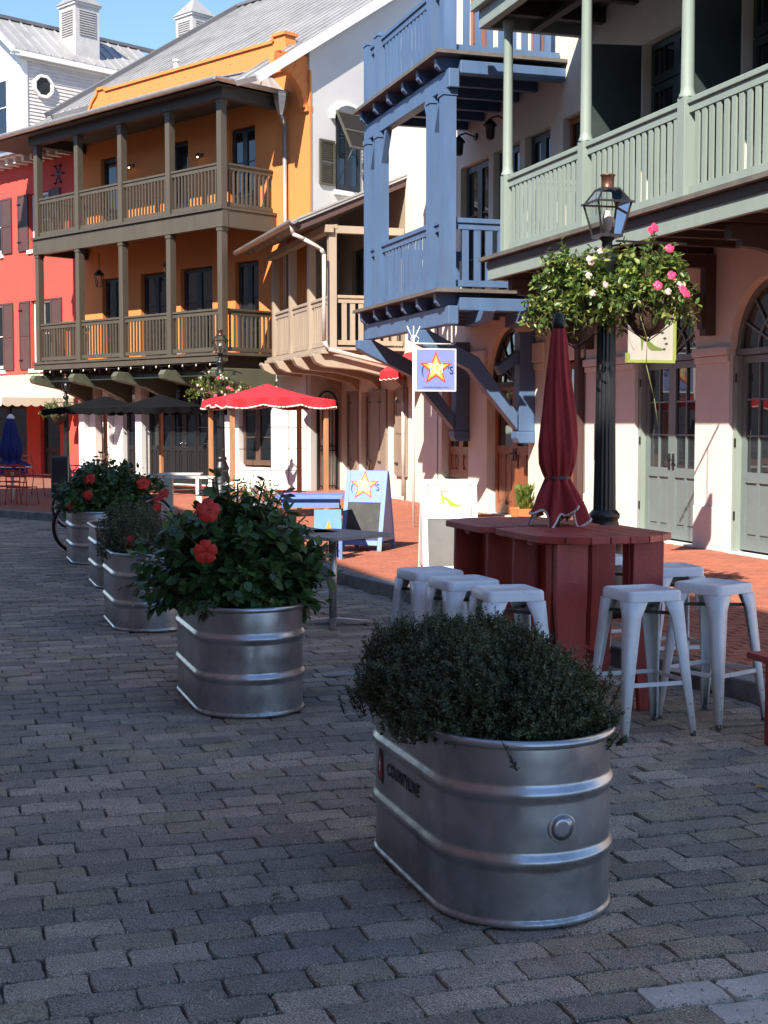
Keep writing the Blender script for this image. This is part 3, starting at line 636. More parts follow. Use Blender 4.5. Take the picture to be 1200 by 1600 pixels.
for a, b in ((1.15, 1.72), (2.6, 3.3), (3.3, 3.8), (4.43, 5.1)): shutter(At, a, b, .58, 2.32, -.01, TSHUT, hinge=True)
bo = balcony(At, .05, 4.8, -1.53, 3.1, TAN, [.1, 1.68, 3.25, 4.8], .15, 5.44, rail_h=1.0, sp=.165, bw=.10, bd=.02, over=.1, deckt=.06, fascia=.0, bottom=.09, endL=False)
MB().box(0, 4.95, -1.7, -1.56, 2.96, 3.035).build('fascia', TAN, bo, bevel=.01)
MB().box(-.1, 4.95, -1.62, -1.46, 5.28, 5.42).build('beam', TAN, bo); MB().box(4.73, 4.88, -1.45, -.01, 5.28, 5.42).build('beam', TAN, bo)
for x in (.25, 1.65, 3.2, 4.72):
    MB().prism([(-1.85,2.98),(-1.85,2.92),(-1.78,2.80),(-1.6,2.72),(-.9,2.66),(-.2,2.5),(-.003,2.3),(-.003,2.955),(-1.8,2.955)], 'x', x-.12, x+.12).build('corbel', TAN, bo, bevel=.01)
rf = seam_roof(At, (-.15,-2.2,5.47), (5.05,-2.2,5.47), (5.05,-.01,6.42), (-.15,-.01,6.42), ROOF, 12)
MB().beam((4.98,-2.2,5.36), (4.98,-.02,6.31), .05, .17, up=(0,-.4,1)).build('barge_board', SHUT, rf)
for k in range(10): MB().beam((.1+k*.52,-2.15,5.38), (.1+k*.52,-.05,6.29), .06, .11, up=(0,-.4,1)).build('rafter', TAN, rf)
m = MB(); n = 10; P = [(-2.28+.085*math.cos(math.pi+math.pi*k/n), 5.47+.085*math.sin(math.pi+math.pi*k/n)) for k in range(n+1)]; P2 = [(-2.28+.07*math.cos(2*math.pi-math.pi*k/n), 5.475+.07*math.sin(2*math.pi-math.pi*k/n)) for k in range(n+1)]
m.prism(P+P2, 'x', -.25, 5.1); g = m.build('gutter', GUTTER, rf)
m = MB(); m.tube([(4.9,-2.28,5.42),(4.9,-2.25,5.22),(4.98,-2.05,5.12),(4.98,-1.72,4.95),(4.98,-1.66,4.85),(4.98,-1.66,3.2),(4.98,-1.58,3.05),(4.98,-.15,2.72),(4.98,-.06,2.55),(4.98,-.06,.2)], .04, 10); m.build('downpipe', M('painted_downpipe', (.52,.47,.43), .45), rf)
# --- orange building
OB = (7.42, 31.7, 0); RB = math.atan2(-.884, .467)
Ao = thing('balcony_building', 'orange stucco building with two long olive brown balconies and a curved parapet', 'building', OB, RB)
X0, X1 = -7.97, 1.13
gops = [(-7.2,-6.8,.13,2.6), (-5.95,-5.15,.13,2.6), (-4.95,-2.0,.13,2.6), (-1.25,-.1,.6,2.5)]
o1 = [(-6.8,-6.0,3.25,5.4), (-5.1,-4.0,3.25,5.4), (-3.45,-2.2,3.25,5.4), (-1.35,-.5,3.25,5.4)]
o2 = [(-6.8,-6.1,6.42,8.5), (-3.8,-3.1,6.42,8.5), (-1.55,-.6,6.42,8.5)]
wallpart(Ao, X0, X1, 0, 3.0, gops, WHITE, 'ground_floor_wall'); wallpart(Ao, X0, X1, 3.0, 6.2, o1, ORANGE); wallpart(Ao, X0, X1, 6.2, 9.9, o2, ORANGE)
core(Ao, X0, X1, 13, 9.7, ORANGE)
BK = M('black_door_paint', (.018,.018,.02), .35)
for a, b, c, d in o1: glazed(Ao, 'balcony_door', a+.03, b-.03, c, d-.03, .1, BK, cols=1, rows=2, fw=.08, panel=.5, leaves=2)
for a, b, c, d in o2: glazed(Ao, 'balcony_door', a+.03, b-.03, c, d-.03, .1, BK, cols=1, rows=2, fw=.08, panel=.5, leaves=2 if b-a > .8 else 1)
glazed(Ao, 'door', -5.9, -5.2, .14, 2.57, .1, BK, cols=1, rows=3, fw=.09, panel=.8)
for a in (-4.93, -3.96, -2.98): glazed(Ao, 'door', a, a+.96, .14, 2.57, .1, BK, cols=1, rows=3, fw=.09, panel=.8, leaves=2, handle=CHROME)
glazed(Ao, 'window', -1.2, -.15, .65, 2.45, .1, M('brown_window_frame', (.12,.07,.05), .5), cols=1, rows=3, fw=.08, leaves=2)
for x in (-7.62, -6.5, -5.05, -1.55): MB().box(x-.13, x+.13, -.16, -.002, .11, 2.9).build('pilaster', WHITE, Ao, bevel=.01)
PX = [-7.45, -5.6, -3.75, -1.87, 0.]
for zt, pt in ((3.2, 5.95), (6.39, 8.72)):
    bo = balcony(Ao, -7.53, .08, -1.55, zt, OLIVE, PX, .16, pt, rail_h=.98, sp=.122, bw=.035, bd=.035, over=.08, deckt=.06, bottom=.08, rail_t=.05, endL=True)
    if zt < 4:
        MB().box(-7.58, .13, -1.60, -1.44, 3.0, 3.135).build('fascia', OLIVE, bo); MB().box(-7.5, .1, -1.3, -1.2, 2.7, 2.8).build('beam', DGREEN, bo)
        joists(bo, [-7.4+.42*k for k in range(18)], -1.42, -.02, 2.86, 3.13, BROWN, .07)
        for x in (-7.4, -5.6, -3.75, -1.87, .0):
            MB().prism([(-1.72,2.86),(-1.80,2.76),(-1.76,2.66),(-1.6,2.62),(-.9,2.50),(-.3,2.25),(-.003,2.0),(-.003,2.855),(-1.5,2.855)], 'x', x-.10, x+.10).build('corbel', M('olive_green_corbel', (.10,.105,.07), .55), bo, bevel=.01)
    else:
        MB().box(-7.58, .15, -1.58, -1.42, 5.95, 6.32).build('beam', OLIVE, bo); MB().box(.0, .14, -1.419, -.01, 5.95, 6.32).build('beam', OLIVE, bo); MB().box(-7.56, -7.42, -1.419, -.01, 5.95, 6.32).build('beam', OLIVE, bo)
m = MB(); m.box(-7.65, .22, -1.62, -1.42, 8.72, 8.95); m.box(.02, .22, -1.419, -.01, 8.72, 8.95); m.box(-7.65, -7.45, -1.419, -.01, 8.72, 8.95)
rf = seam_roof(Ao, (-9.9,-1.95,9.02), (.45,-1.95,9.02), (-.3,-.01,9.68), (-9.9,-.01,9.68), ROOFD, 24, 'balcony_roof')
m.build('beam', M('dark_soffit_beam', (.05,.05,.048), .6), rf)
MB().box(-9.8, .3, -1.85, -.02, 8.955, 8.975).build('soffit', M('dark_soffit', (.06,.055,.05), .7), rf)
seam_roof(Ao, (.45,-1.95,9.02), (.45,-.01,9.02), (-.3,-.01,9.68), (-.301,-.02,9.68), ROOF, 5, 'hip_roof')
m = MB(); P = [(-2.03+.08*math.cos(math.pi+math.pi*k/8), 9.02+.08*math.sin(math.pi+math.pi*k/8)) for k in range(9)]; m.prism(P+[(-1.96,9.04),(-2.10,9.04)], 'x', -10, .5)
m.prism([(.46,9.0),(.54,8.96),(.60,9.0),(.60,9.04),(.46,9.04)], 'y', -2.1, -.02); m.build('gutter', GUTTER, rf)
m = MB(); m.lathe([(.05,0),(.06,.02),(.10,.12),(.15,.3),(.16,.42),(.17,.44),(.17,.5)], 6, (.53,-.2,8.5), smooth=False); m.build('rain_head', GUTTER, rf)
m = MB(); m.tube([(.53,-.2,8.55), (.53,-.09,8.3), (.53,-.09,3.2)], .05, 10); m.build('downpipe', GUTTER, rf)
WARM = bpy.data.materials.new('warm_lit_bulb'); WARM.use_nodes = True; WARM.node_tree.nodes['Principled BSDF'].inputs['Emission Color'].default_value = (1,.62,.3,1); WARM.node_tree.nodes['Principled BSDF'].inputs['Emission Strength'].default_value = 2.5
for x, z in ((-5.34, 8.15), (-2.55, 8.05)):
    m = MB(); m.cyl((x,-.001,z), (x,-.03,z), .05); m.tube([(x,-.03,z), (x,-.13,z+.03), (x,-.15,z+.0)], .01, 6); m.lathe([(.07,-.06),(.03,0),(0,.01)], 10, (x,-.15,z)); o = m.build('wall_sconce', IRON, Ao); MB().lathe([(0,-.09),(.025,-.07),(.02,-.03)], 10, (x,-.15,z)).build('bulb', WARM, o)
for x in (-5.75, -2.85):
    m = MB(); m.cyl((x,-.8,5.5), (x,-.8,5.93), .01); m.lathe([(0,.06),(.05,.04),(.13,-.06),(.14,-.08),(.12,-.085)], 6, (x,-.8,5.45), smooth=False)
    for k in range(6): a = k*math.pi/3; m.cyl((x+.12*math.cos(a),-.8+.12*math.sin(a),5.37), (x+.075*math.cos(a),-.8+.075*math.sin(a),5.08), .008, n=5)
    m.lathe([(0,-.40),(.08,-.38),(.08,-.36)], 6, (x,-.8,5.45), smooth=False); m.build('hanging_lantern', IRON, Ao)
# parapet with curled ends
pp = [(-7.3,9.5), (-7.1,9.7), (-6.95,9.95), (-6.75,10.1), (-6.7,10.22), (-6.45,10.22), (-6.4,10.15), (.2,10.15), (.2,10.28), (.55,10.28), (.6,10.05), (.62,9.5)]
m = MB(); m.prism(pp, 'y', -.10, .22); m.build('parapet', ORANGE, Ao)
cp = [(-7.15,9.72), (-6.98,9.98), (-6.78,10.13), (-6.73,10.26), (-6.42,10.26), (-6.38,10.19), (.17,10.19), (.17,10.32), (.6,10.32)]
m = MB()
for (a, b), (c, d) in zip(cp[:-1], cp[1:]): m.beam((a, .06, b), (c, .06, d), .07, .42, up=(0,1,0))
m.build('coping', ORANGE, Ao)
m = MB(); pts = []
for k in range(9):
    t = math.pi/2*k/8; pts.append((-.9+1.0*math.sin(t)-.1, 9.5-.9+.9*math.cos(t)))
for (a, b), (c, d) in zip(pts[:-1], pts[1:]): m.beam((1.14, a, b), (1.14, c, d), .28, .16, up=(1,0,0))
m.prism([(-.05,8.6),(.02,8.6),(.02,9.7),(-.8,9.7),(-.6,9.5),(-.25,9.2)], 'x', 1.05, 1.2); m.box(1.02, 1.26, -.08, .1, 8.5, 8.62); m.build('curved_buttress', ORANGE, Ao)
# grey gable end, window and shutters in it
m = MB(); zr = lambda y: 9.98+.64*y if y < 6.5 else 9.98+.64*6.5-.64*(y-6.5)
m.prism([(.01,-.1),(13,-.1),(13,zr(13)),(6.5,zr(6.5)),(.01,9.95)], 'x', 1.1, 1.25); gw = m.build('gable_wall', GREYW, Ao)
MB().box(1.0, 1.27, -.004, .05, 3.0, 9.4).build('corner_strip', ORANGE, Ao)
def endp(o): return place(o, (1.25, 0, 0), R(90))
wn = glazed(Ao, 'window', .8, 1.55, 6.9, 8.55, -.03, BK, cols=1, rows=2, fw=.08, leaves=2); endp(wn)
m = MB(); n = 10
for k in range(n):
    t0 = math.pi*k/n; t1 = math.pi*(k+1)/n; P = lambda t, r: (1.18-r*math.cos(t), 8.45+r*.75*math.sin(t))
    a, b, c, d = P(t0,.46), P(t0,.56), P(t1,.56), P(t1,.46); m.prism([a, b, c, d], 'y', -.07, -.002)
endp(m.build('window_arch', WHITE, Ao)); endp(MB().box(.72, 1.64, -.08, -.002, 6.78, 6.88).build('window_sill', WHITE, Ao))
for a, b in ((.28, .74), (1.66, 2.12)): endp(shutter(Ao, a, b, 6.95, 7.95, -.01, OLIVE, louvre=True))
aw = shutter(Ao, 0, .86, -1.0, 0, 0, OLIVE, louvre=True, name='awning_shutter'); aw.location = (1.30, .75, 8.62); aw.rotation_euler = (R(-28), 0, R(90))
m = MB(); m.tube([(1.3,.8,7.0), (1.8,.8,7.72)], .012); m.build('shutter_stay', IRON, Ao)
# iron gate in the end wall
g = MB(); g.box(1.26, 1.30, .18, .22, .12, 2.1); g.box(1.26, 1.30, .78, .82, .12, 2.1)
for k in range(6): g.cyl((1.28, .25+.1*k, .15), (1.28, .25+.1*k, 2.05+.2*math.sin(math.pi*(k+.5)/6)), .011, n=6)
for z in (.2, 1.0, 1.1, 2.0): g.box(1.265, 1.295, .22, .78, z, z+.025)
pts = [(1.28, .5-.28*math.cos(math.pi*k/8), 2.1+.25*math.sin(math.pi*k/8)) for k in range(9)]; g.tube(pts, .018, 6); g.build('gate', IRON, Ao)
# main roof
rf = seam_roof(Ao, (-9.0,-.1,9.94), (1.45,-.1,9.94), (1.45,6.5,14.16), (-9.0,6.5,14.16), ROOF, 30, 'roof', t=.12)
seam_roof(Ao, (.68,-1.65,8.98), (1.452,-1.65,8.98), (1.452,-.02,10.02), (.68,-.02,10.02), ROOF, 2, 'roof', t=.12)
seam_roof(Ao, (-9.0,13.2,9.9), (1.45,13.2,9.9), (1.45,6.52,14.16), (-9.0,6.52,14.16), ROOF, 8, 'roof', t=.12)
m = MB(); m.beam((1.49,-1.7,8.9), (1.49,6.5,14.08), .06, .2, up=(0,-.5,1)); m.beam((1.49,13.2,9.8), (1.49,6.5,14.08), .06, .2, up=(0,.5,1)); m.build('barge_board', WHITE, rf)
m = MB(); m.beam((-9.02,-.2,9.95), (-9.02,6.5,14.22), .2, .12, up=(0,-.5,1)); m.beam((-9.0,6.5,14.2), (1.5,6.5,14.2), .25, .08); m.build('ridge_cap', ROOFD, rf)
m = MB(); m.cyl((-4.2,.5,10.2), (-4.2,.5,10.62), .06); m.cyl((-4.2,.5,10.62), (-4.2,.5,10.68), .09); m.build('vent_pipe', WHITE, rf)
# --- red building with white dormer
Ar = thing('red_building', 'bright red stucco building with brown shutters and a white dormer on its roof', 'building', OB, RB)
XR = -20.
rops = [(-10.3,-9.25,3.15,5.05), (-10.3,-9.25,6.45,8.0), (-12.8,-11.75,3.15,5.05), (-12.8,-11.75,6.45,8.0), (-15.3,-14.25,3.15,5.05), (-15.3,-14.25,6.45,8.0)]
gr = [(-9.9,-8.9,.13,2.3), (-12.9,-10.6,.13,2.3), (-16,-14,.13,2.3)]
wallpart(Ar, XR, X0-.004, 0, 3.0, gr, RED); wallpart(Ar, XR, X0-.004, 3.0, 9.1, rops, RED, 'upper_wall'); core(Ar, XR, X0-.01, 12, 9.1, RED)
for a, b, c, d in rops:
    glazed(Ar, 'window', a+.02, b-.02, c+.05, d-.02, .1, WHITE, cols=2, rows=2, fw=.06); MB().box(a-.08, b+.08, -.06, .17, c-.1, c).build('window_sill', WHITE, Ar)
    shutter(Ar, a-.55, a-.02, c, d, -.01, SHUT, hinge=True); shutter(Ar, b+.02, b+.55, c, d, -.01, SHUT)
for a, b, c, d in gr: glazed(Ar, 'door', a+.03, b-.03, c, d-.03, .1, BK, cols=1, rows=3, fw=.09, panel=.7, leaves=max(1, int((b-a)/.9)))
m = MB(); m.box(XR, X0-.1, -.5, -.002, 8.98, 9.1); m.build('cornice', WHITE, Ar)
for k in range(28): MB().box(-8.3-k*.42, -8.18-k*.42, -.42, -.003, 8.8, 8.975).build('dentil', WHITE, Ar)
m = MB(); m.box(XR, X0-.2, -.62, -.501, 9.0, 9.16); m.build('gutter', GUTTER, Ar)
rr = seam_roof(Ar, (XR,-.75,9.22), (-8.95,-.75,9.22), (-8.95,7.0,13.75), (XR,7.0,13.75), ROOF, 24, 'roof')
seam_roof(Ar, (XR,14,9.6), (-8.95,14,9.6), (-8.95,7.02,13.75), (XR,7.02,13.75), ROOF, 6, 'roof')
# dormer
xr, xl, yf = -11.55, -14.4, .55
m = MB(); m.box(xl, xr, yf, 4.6, 9.3, 12.32); m.prism([(xl,12.31),(xr,12.31),((xl+xr)/2,13.42)], 'y', yf+.02, 4.6); dm = m.build('dormer', WHITE, Ar)
m = MB()
for k in range(26):
    z = 9.75+k*.1; m.beam((xr+.012, yf+.2, z), (xr+.012, 4.5, z), .105, .014, up=(1,0,.22))
m.build('siding', M('pale_pink_siding', (.62,.56,.53), .6), dm)
m = MB(); m.box(xr, xr+.05, yf-.02, yf+.2, 9.3, 12.3); m.box(xr, xr+.05, yf+.2, 4.5, 12.0, 12.3); m.box(xr-.2, xr+.05, yf-.04, yf-.021, 9.3, 12.3); m.build('corner_board', WHITE, dm)
m = MB(); oc = [(1.25+.27*math.cos(R(22.5+45*k)), 11.35+.27*math.sin(R(22.5+45*k))) for k in range(8)]; m.prism(oc, 'x', xr+.03, xr+.07); m.build('octagonal_pane', GLASSG, dm)
m = MB()
for k in range(8):
    a = R(22.5+45*k); b = R(22.5+45*(k+1)); m.beam((xr+.07, 1.25+.31*math.cos(a), 11.35+.31*math.sin(a)), (xr+.07, 1.25+.31*math.cos(b), 11.35+.31*math.sin(b)), .08, .1, up=(1,0,0))
m.build('octagonal_frame', WHITE, dm)
glazed(Ar, 'dormer_window', xr-1.9, xr-.6, 9.9, 11.6, yf-.06, WHITE, cols=2, rows=2, fw=.08)
xm = (xl+xr)/2
seam_roof(Ar, (xr+.25,yf-.3,12.22), (xr+.25,5.6,12.22), (xm,5.6,13.5), (xm,yf-.3,13.5), ROOF, 14, 'dormer_roof')
seam_roof(Ar, (xl-.25,yf-.3,12.22), (xl-.25,5.6,12.22), (xm,5.6,13.5), (xm,yf-.3,13.5), ROOF, 14, 'dormer_roof')
MB().box(xm-.1, xm+.1, yf-.3, 7, 13.48, 13.58).build('ridge_cap', ROOFD, Ar)
m = MB(); m.beam((xr+.28,yf-.32,12.12), (xm,yf-.32,13.4), .06, .2, up=(0,1,0)); m.box(xr+.18, xr+.27, yf-.3, 5, 12.05, 12.19); m.box(xr-.02, xr+.179, yf-.3, 5, 12.12, 12.17); m.build('eaves_board', WHITE, Ar)
def cupola(root, x, y, z, s=1.):
    CW = M('cupola_paint', (.50,.475,.455), .6)
    m = MB(); h = .42*s; m.box(x-h, x+h, y-h, y+h, z-.6, z+1.15*s); m.box(x-h-.05, x+h+.05, y-h-.05, y+h+.05, z+1.15*s, z+1.22*s); o = m.build('cupola', CW, root)
    m = MB(); e = h+.08; m.add([(x-e,y-e,z+1.22*s),(x+e,y-e,z+1.22*s),(x+e,y+e,z+1.22*s),(x-e,y+e,z+1.22*s),(x,y,z+1.85*s)], [(0,1,4),(1,2,4),(2,3,4),(3,0,4),(3,2,1,0)]); m.build('cap', ROOF, o)
    m = MB()
    for k in range(11):
        zz = z+.3*s+k*.07*s; m.beam((x-h*.7, y-h-.012, zz), (x+h*.7, y-h-.012, zz), .05, .012, up=(0,-1,.5)); m.beam((x+h+.012, y-h*.7, zz), (x+h+.012, y+h*.7, zz), .05, .012, up=(1,0,.5))
    m.build('louvre', M('louvre_grey_paint', (.30,.285,.28), .6), o)  # slats in a darker grey than the cupola box
cupola(Ar, xm+.9, 2.9, 12.85); cupola(Ar, -11.9, 7.1, 13.35); cupola(Ar, -17.6, 8.6, 12.9, .8)
m = MB()
for k in range(6):
    a = k*math.pi/3; m.beam((-8.8, -.02, 8.35), (-8.8+.3*math.cos(a), -.02, 8.35+.3*math.sin(a)), .03, .02, up=(0,1,0)); m.lathe([(.06,0),(.06,.02)], 8, (-8.8+.26*math.cos(a), -.03, 8.35+.26*math.sin(a)))
m.build('iron_ornament', IRON, Ar)
# awning on the red building
a = thing('awning', 'wide cream striped awning with scalloped edge over the red shop front', 'awning', OB, RB)
m = MB(); ax0, ax1 = -19, -8.15; yb, yfw = -.01, -2.2; m.add([(ax0,yb,3.0),(ax1-.9,yb,3.0),(ax1,yfw,2.3),(ax0,yfw,2.3)], [(0,1,2,3)]); m.add([(ax1-.9,yb,3.0),(ax1,yfw,2.3),(ax1,yb,2.3)], [(0,1,2)])
m.build('canopy_cloth', CREAMF, a, fix=False)
m = MB()
for k in range(36):
    x = ax0+.3*k; 
    if x < ax1-.9: m.beam((x, yb-.01, 3.005), (x+ .0*k, yfw, 2.305), .035, .006)
m.build('stripe', M('awning_stripe', (.42,.30,.22), .85), a)
m = MB(); W = .28; x = ax0
while x < ax1-.05:
    n = 6; w_ = min(W, ax1-x); pts = [(x+w_*k/n, 2.12-.05*math.sin(math.pi*k/n)) for k in range(n+1)]; m.prism(pts+[(x+w_,2.31),(x,2.31)], 'y', yfw-.012, yfw); x += W
y_ = yfw+.01
while y_ < yb-.1: n = 6; pts = [(y_+W*k/n, 2.12-.05*math.sin(math.pi*k/n)) for k in range(n+1)]; m.prism(pts+[(y_+W,2.31),(y_,2.31)], 'x', ax1, ax1+.012); y_ += W
m.build('valance', CREAMF, a)
# --- the other side of the street (behind and left of the camera): casts the street's shade
def opposite(y0, y1, h, mat, label):
    r_ = thing('row_house', label, 'building', (-5.2, y0, 0), R(90)); L = y1-y0
    ops = []; n = int(L/2.4)
    for k in range(n):
        cx = (k+.5)*L/n
        for z in (.9, 4.2, 7.4):
            if z+1.9 < h-.3: ops.append((cx-.5, cx+.5, z, z+1.9))
    wallpart(r_, 0, L-.02, 0, h, ops, mat); core(r_, 0, L-.02, 8, h, mat)
    m = MB(); g = MB()
    for a, b, c, d in ops: m.box(a, a+.07, .1, .16, c, d); m.box(b-.07, b, .1, .16, c, d); m.box(a+.07, b-.07, .1, .16, d-.07, d); m.box(a+.07, b-.07, .1, .16, c, c+.07); m.box(a+.07, b-.07, .1, .15, c+.9, c+.95); g.box(a, b, .17, .18, c, d)
    m.build('window', WHITE, r_); g.build('glazing', GLASS, r_); MB().box(-.05, L, -.2, -.002, h-.25, h).build('cornice', WHITE, r_)
opposite(-22, -2.2, 15.0, M('ochre_stucco', (.55,.38,.22), .85), 'tall ochre house opposite, outside the picture')
opposite(-2.2, 9, 12.1, M('brick_pink_stucco', (.50,.26,.22), .85), 'pink house opposite, outside the picture')
opposite(9, 23, 12.1, M('sand_stucco', (.55,.48,.38), .85), 'sand coloured house opposite, outside the picture')

# ------------------------------------------------------------------ stock tanks
def stadium(hw, L, n=20):
    """(x, y, nx, ny) round a stadium of half width hw and overall length L, long axis y"""
    s = L/2-hw; out = []
    for k in range(n+1): t = -math.pi+math.pi*k/n; out.append((hw*math.cos(t), -s+hw*math.sin(t), math.cos(t), math.sin(t)))
    for k in range(1, 7): out.append((hw, -s+2*s*k/7, 1, 0))
    for k in range(n+1): t = math.pi*k/n; out.append((hw*math.cos(t), s+hw*math.sin(t), math.cos(t), math.sin(t)))
    for k in range(1, 7): out.append((-hw, s-2*s*k/7, -1, 0))
    return out
HW, TL, TH = .305, 1.22, .61
def tank(x, y, label, rz=0, L=TL, hw=None):
    t = thing('stock_tank', label, 'planter', (x, y, 0), rz, 'galvanised stock tanks used as planters in a row')
    S = stadium(HW, L); n = len(S)
    def sweep(prof, mb, closed=False):
        vs = [(px+nx*o, py+ny*o, z) for o, z in prof for px, py, nx, ny in S]
        m = len(prof); fs = [(i*n+k, i*n+(k+1) % n, (i+1)*n+(k+1) % n, (i+1)*n+k) for i in range(m-1) for k in range(n)]
        if closed: fs += [((m-1)*n+k, (m-1)*n+(k+1) % n, (k+1) % n, k) for k in range(n)]
        mb.add(vs, fs, 0, True)
    def rib(z): return [(0, z-.030), (.003, z-.022), (.011, z-.010), (.014, z), (.011, z+.010), (.003, z+.022), (0, z+.030)]
    m = MB(); prof = [(-.006, .0), (.006, .004), (.010, .012), (.006, .022), (0, .026), (0, .030), (0, .05), (.001, .10), (.001, .16), (0, .18)]+rib(.215)+[(0, .25), (.002, .30), (.002, .36), (0, .40)]+rib(.435)+[(0, .47), (0, .50), (0, .58), (-.002, .60)]
    sweep(prof, m); w_ = m.build('tank_wall', TANK, t)
    m = MB(); r = .015; sweep([(.004+r*math.cos(a), TH-.012+r*math.sin(a)) for a in [2*math.pi*k/10 for k in range(10)]], m, True); m.build('rim', TANK, t)
    m = MB(); sweep([(-.008, .59), (-.008, .50)], m); m.build('inner_wall', TANK, t)
    m = MB(); m.add([(px*.97, py*.985, .545+random.uniform(-.01,.01)) for px, py, _, _ in S]+[(0,0,.565)], [(k, (k+1) % n, n) for k in range(n)], 0, True); m.build('soil', SOIL, t)
    if x < 1.8: return t
    m = MB(); a = R(-86); cx, cy = (HW+.002)*math.cos(a), -(L/2-HW)+(HW+.002)*math.sin(a); d = Vector((math.cos(a), math.sin(a), 0))
    c = Vector((cx, cy, .325)); m.cyl(c-d*.01, c+d*.0010, .056, .046, 28); m.cyl(c+d*.0011, c+d*.0022, .040, .022, 28); m.build('drain_plate', TANK, t)
    return t
t1 = tank(1.87, 4.67, 'nearest galvanised stock tank, printed lettering on its side, holding the fine leaved shrub')
lt = text_mesh('COUNTYLINE', .062, LETK, .0004, bold=.0015, xs=.92); q = link('lettering', lt, t1, (-HW-.0045, .02, .352), (R(90), 0, R(-90)))
m = MB(); m.prism([(-.018,-.06),(.030,-.072),(.036,-.045),(.026,.02),(.010,.055),(-.008,.055),(-.020,.01),(-.030,-.04)], 'z', 0, .0015); m.v = [(a*1.0, b, c) for a, b, c in m.v]; em = m.build('emblem', LETK, t1); em.location = (-HW-.003, .285, .355); em.rotation_euler = (R(90), 0, R(-90))
m = MB(); m.prism([(-.014,-.05),(.022,-.058),(.027,-.04),(.018,.015),(.006,.035),(-.004,.035),(-.013,.005),(-.022,-.035)], 'z', .0016, .0024); o = m.build('emblem_fill', LOGOR, em)
m = MB(); m.prism([(-.004,-.03),(.004,-.03),(.006,-.005),(.012,.0),(.004,.006),(.001,.022),(-.004,.006),(-.010,.002),(-.005,-.004)], 'z', .0025, .003); m.build('emblem_star', LETW, em)
tank(1.68, 8.12, 'second galvanised stock tank from the camera, under the large hibiscus')
tank(1.62, 11.5, 'third galvanised stock tank from the camera, half hidden behind the large hibiscus')
tank(1.795, 14.4, 'fourth galvanised stock tank, a sliver showing between the third and fifth')
tank(1.79, 16.95, 'farthest galvanised stock tank beside the bicycle wheels')

# ------------------------------------------------------------------ leaves
OVATE = (np.array([(0,0,0),(.30,.22,.05),(.36,.5,.05),(.20,.8,.0),(0,1,-.06),(-.20,.8,.0),(-.36,.5,.05),(-.30,.22,.05),(0,.3,-.02),(0,.65,-.03)]),
         [(0,1,8),(1,2,9,8),(2,3,9),(3,4,9),(4,5,9),(5,6,9),(6,7,8,9),(7,0,8)])
LANCE = (np.array([(0,0,0),(.16,.35,.04),(.12,.75,.02),(0,1,-.03),(-.12,.75,.02),(-.16,.35,.04),(0,.45,-.01)]), [(0,1,6),(1,2,6),(2,3,6),(3,4,6),(4,5,6),(5,0,6)])
TINY = (np.array([(0,0,0),(.26,.5,.04),(0,1,0),(-.26,.5,.04)]), [(0,1,2),(0,2,3)])
def basis(t, nrm):
    t = t/np.linalg.norm(t, axis=1, keepdims=True); x = np.cross(t, nrm); x /= np.linalg.norm(x, axis=1, keepdims=True)+1e-9; z = np.cross(x, t); return x, t, z
def leaf_cloud(name, P, T, Nn, S, tmpl, mats, mi, parent, stuff=True):
    tv, tf = tmpl; x, t, z = basis(T, Nn); k = len(tv)
    V = (P[:, None, :]+S[:, None, None]*(tv[None, :, 0, None]*x[:, None]+tv[None, :, 1, None]*t[:, None]+tv[None, :, 2, None]*z[:, None])).reshape(-1, 3)
    me = bpy.data.meshes.new(name); nf = len(tf); lens = [len(f) for f in tf]; flat = np.array([i for f in tf for i in f]); N = len(P)
    idx = (flat[None, :]+(np.arange(N)*k)[:, None]).ravel()
    me.vertices.add(len(V)); me.vertices.foreach_set('co', V.ravel()); me.loops.add(len(idx)); me.loops.foreach_set('vertex_index', idx)
    me.polygons.add(N*nf); L = np.tile(lens, N); st_ = np.concatenate([[0], np.cumsum(L)[:-1]]); me.polygons.foreach_set('loop_start', st_.astype(np.int32)); me.polygons.foreach_set('loop_total', L.astype(np.int32))
    for m in mats: me.materials.append(m)
    me.polygons.foreach_set('material_index', np.repeat(mi, nf).astype(np.int32)); me.polygons.foreach_set('use_smooth', [True]*(N*nf)); me.update(calc_edges=True); me.validate()
    o = link(name, me, parent)
    if stuff: o['kind'] = 'stuff'
    return o
def leaf_objects(P, T, Nn, S, tmpl, mats, mi, parent, key):
    mes = []
    for i, mt in enumerate(mats):
        m = MB(); m.add(tmpl[0].tolist(), tmpl[1], 0, True); mes.append(m.mesh('leaf', mt))
    x, t, z = basis(T, Nn)
    for i in range(len(P)):
        s = S[i]; M4 = Matrix(((x[i][0]*s, t[i][0]*s, z[i][0]*s, P[i][0]), (x[i][1]*s, t[i][1]*s, z[i][1]*s, P[i][1]), (x[i][2]*s, t[i][2]*s, z[i][2]*s, P[i][2]), (0,0,0,1)))
        o = link('leaf', mes[mi[i]], parent); o.matrix_basis = M4
def split_leaves(P, T, Nn, S, tmpl, mats, mi, root, n_obj, loc, rz=0):
    cx, cy = -loc[0], -loc[1]; tocam = np.array([cx, cy, CAMH-loc[2]]); tocam /= np.linalg.norm(tocam)
    score = P@tocam+.35*S/S.max(); order = np.argsort(-score); a, b = order[:n_obj], order[n_obj:]
    if n_obj: leaf_objects(P[a], T[a], Nn[a], S[a], tmpl, mats, mi[a], root, None)
    leaf_cloud('foliage', P[b], T[b], Nn[b], S[b], tmpl, mats, mi[b], root)
def unit(v): return v/np.linalg.norm(v, axis=-1, keepdims=True)
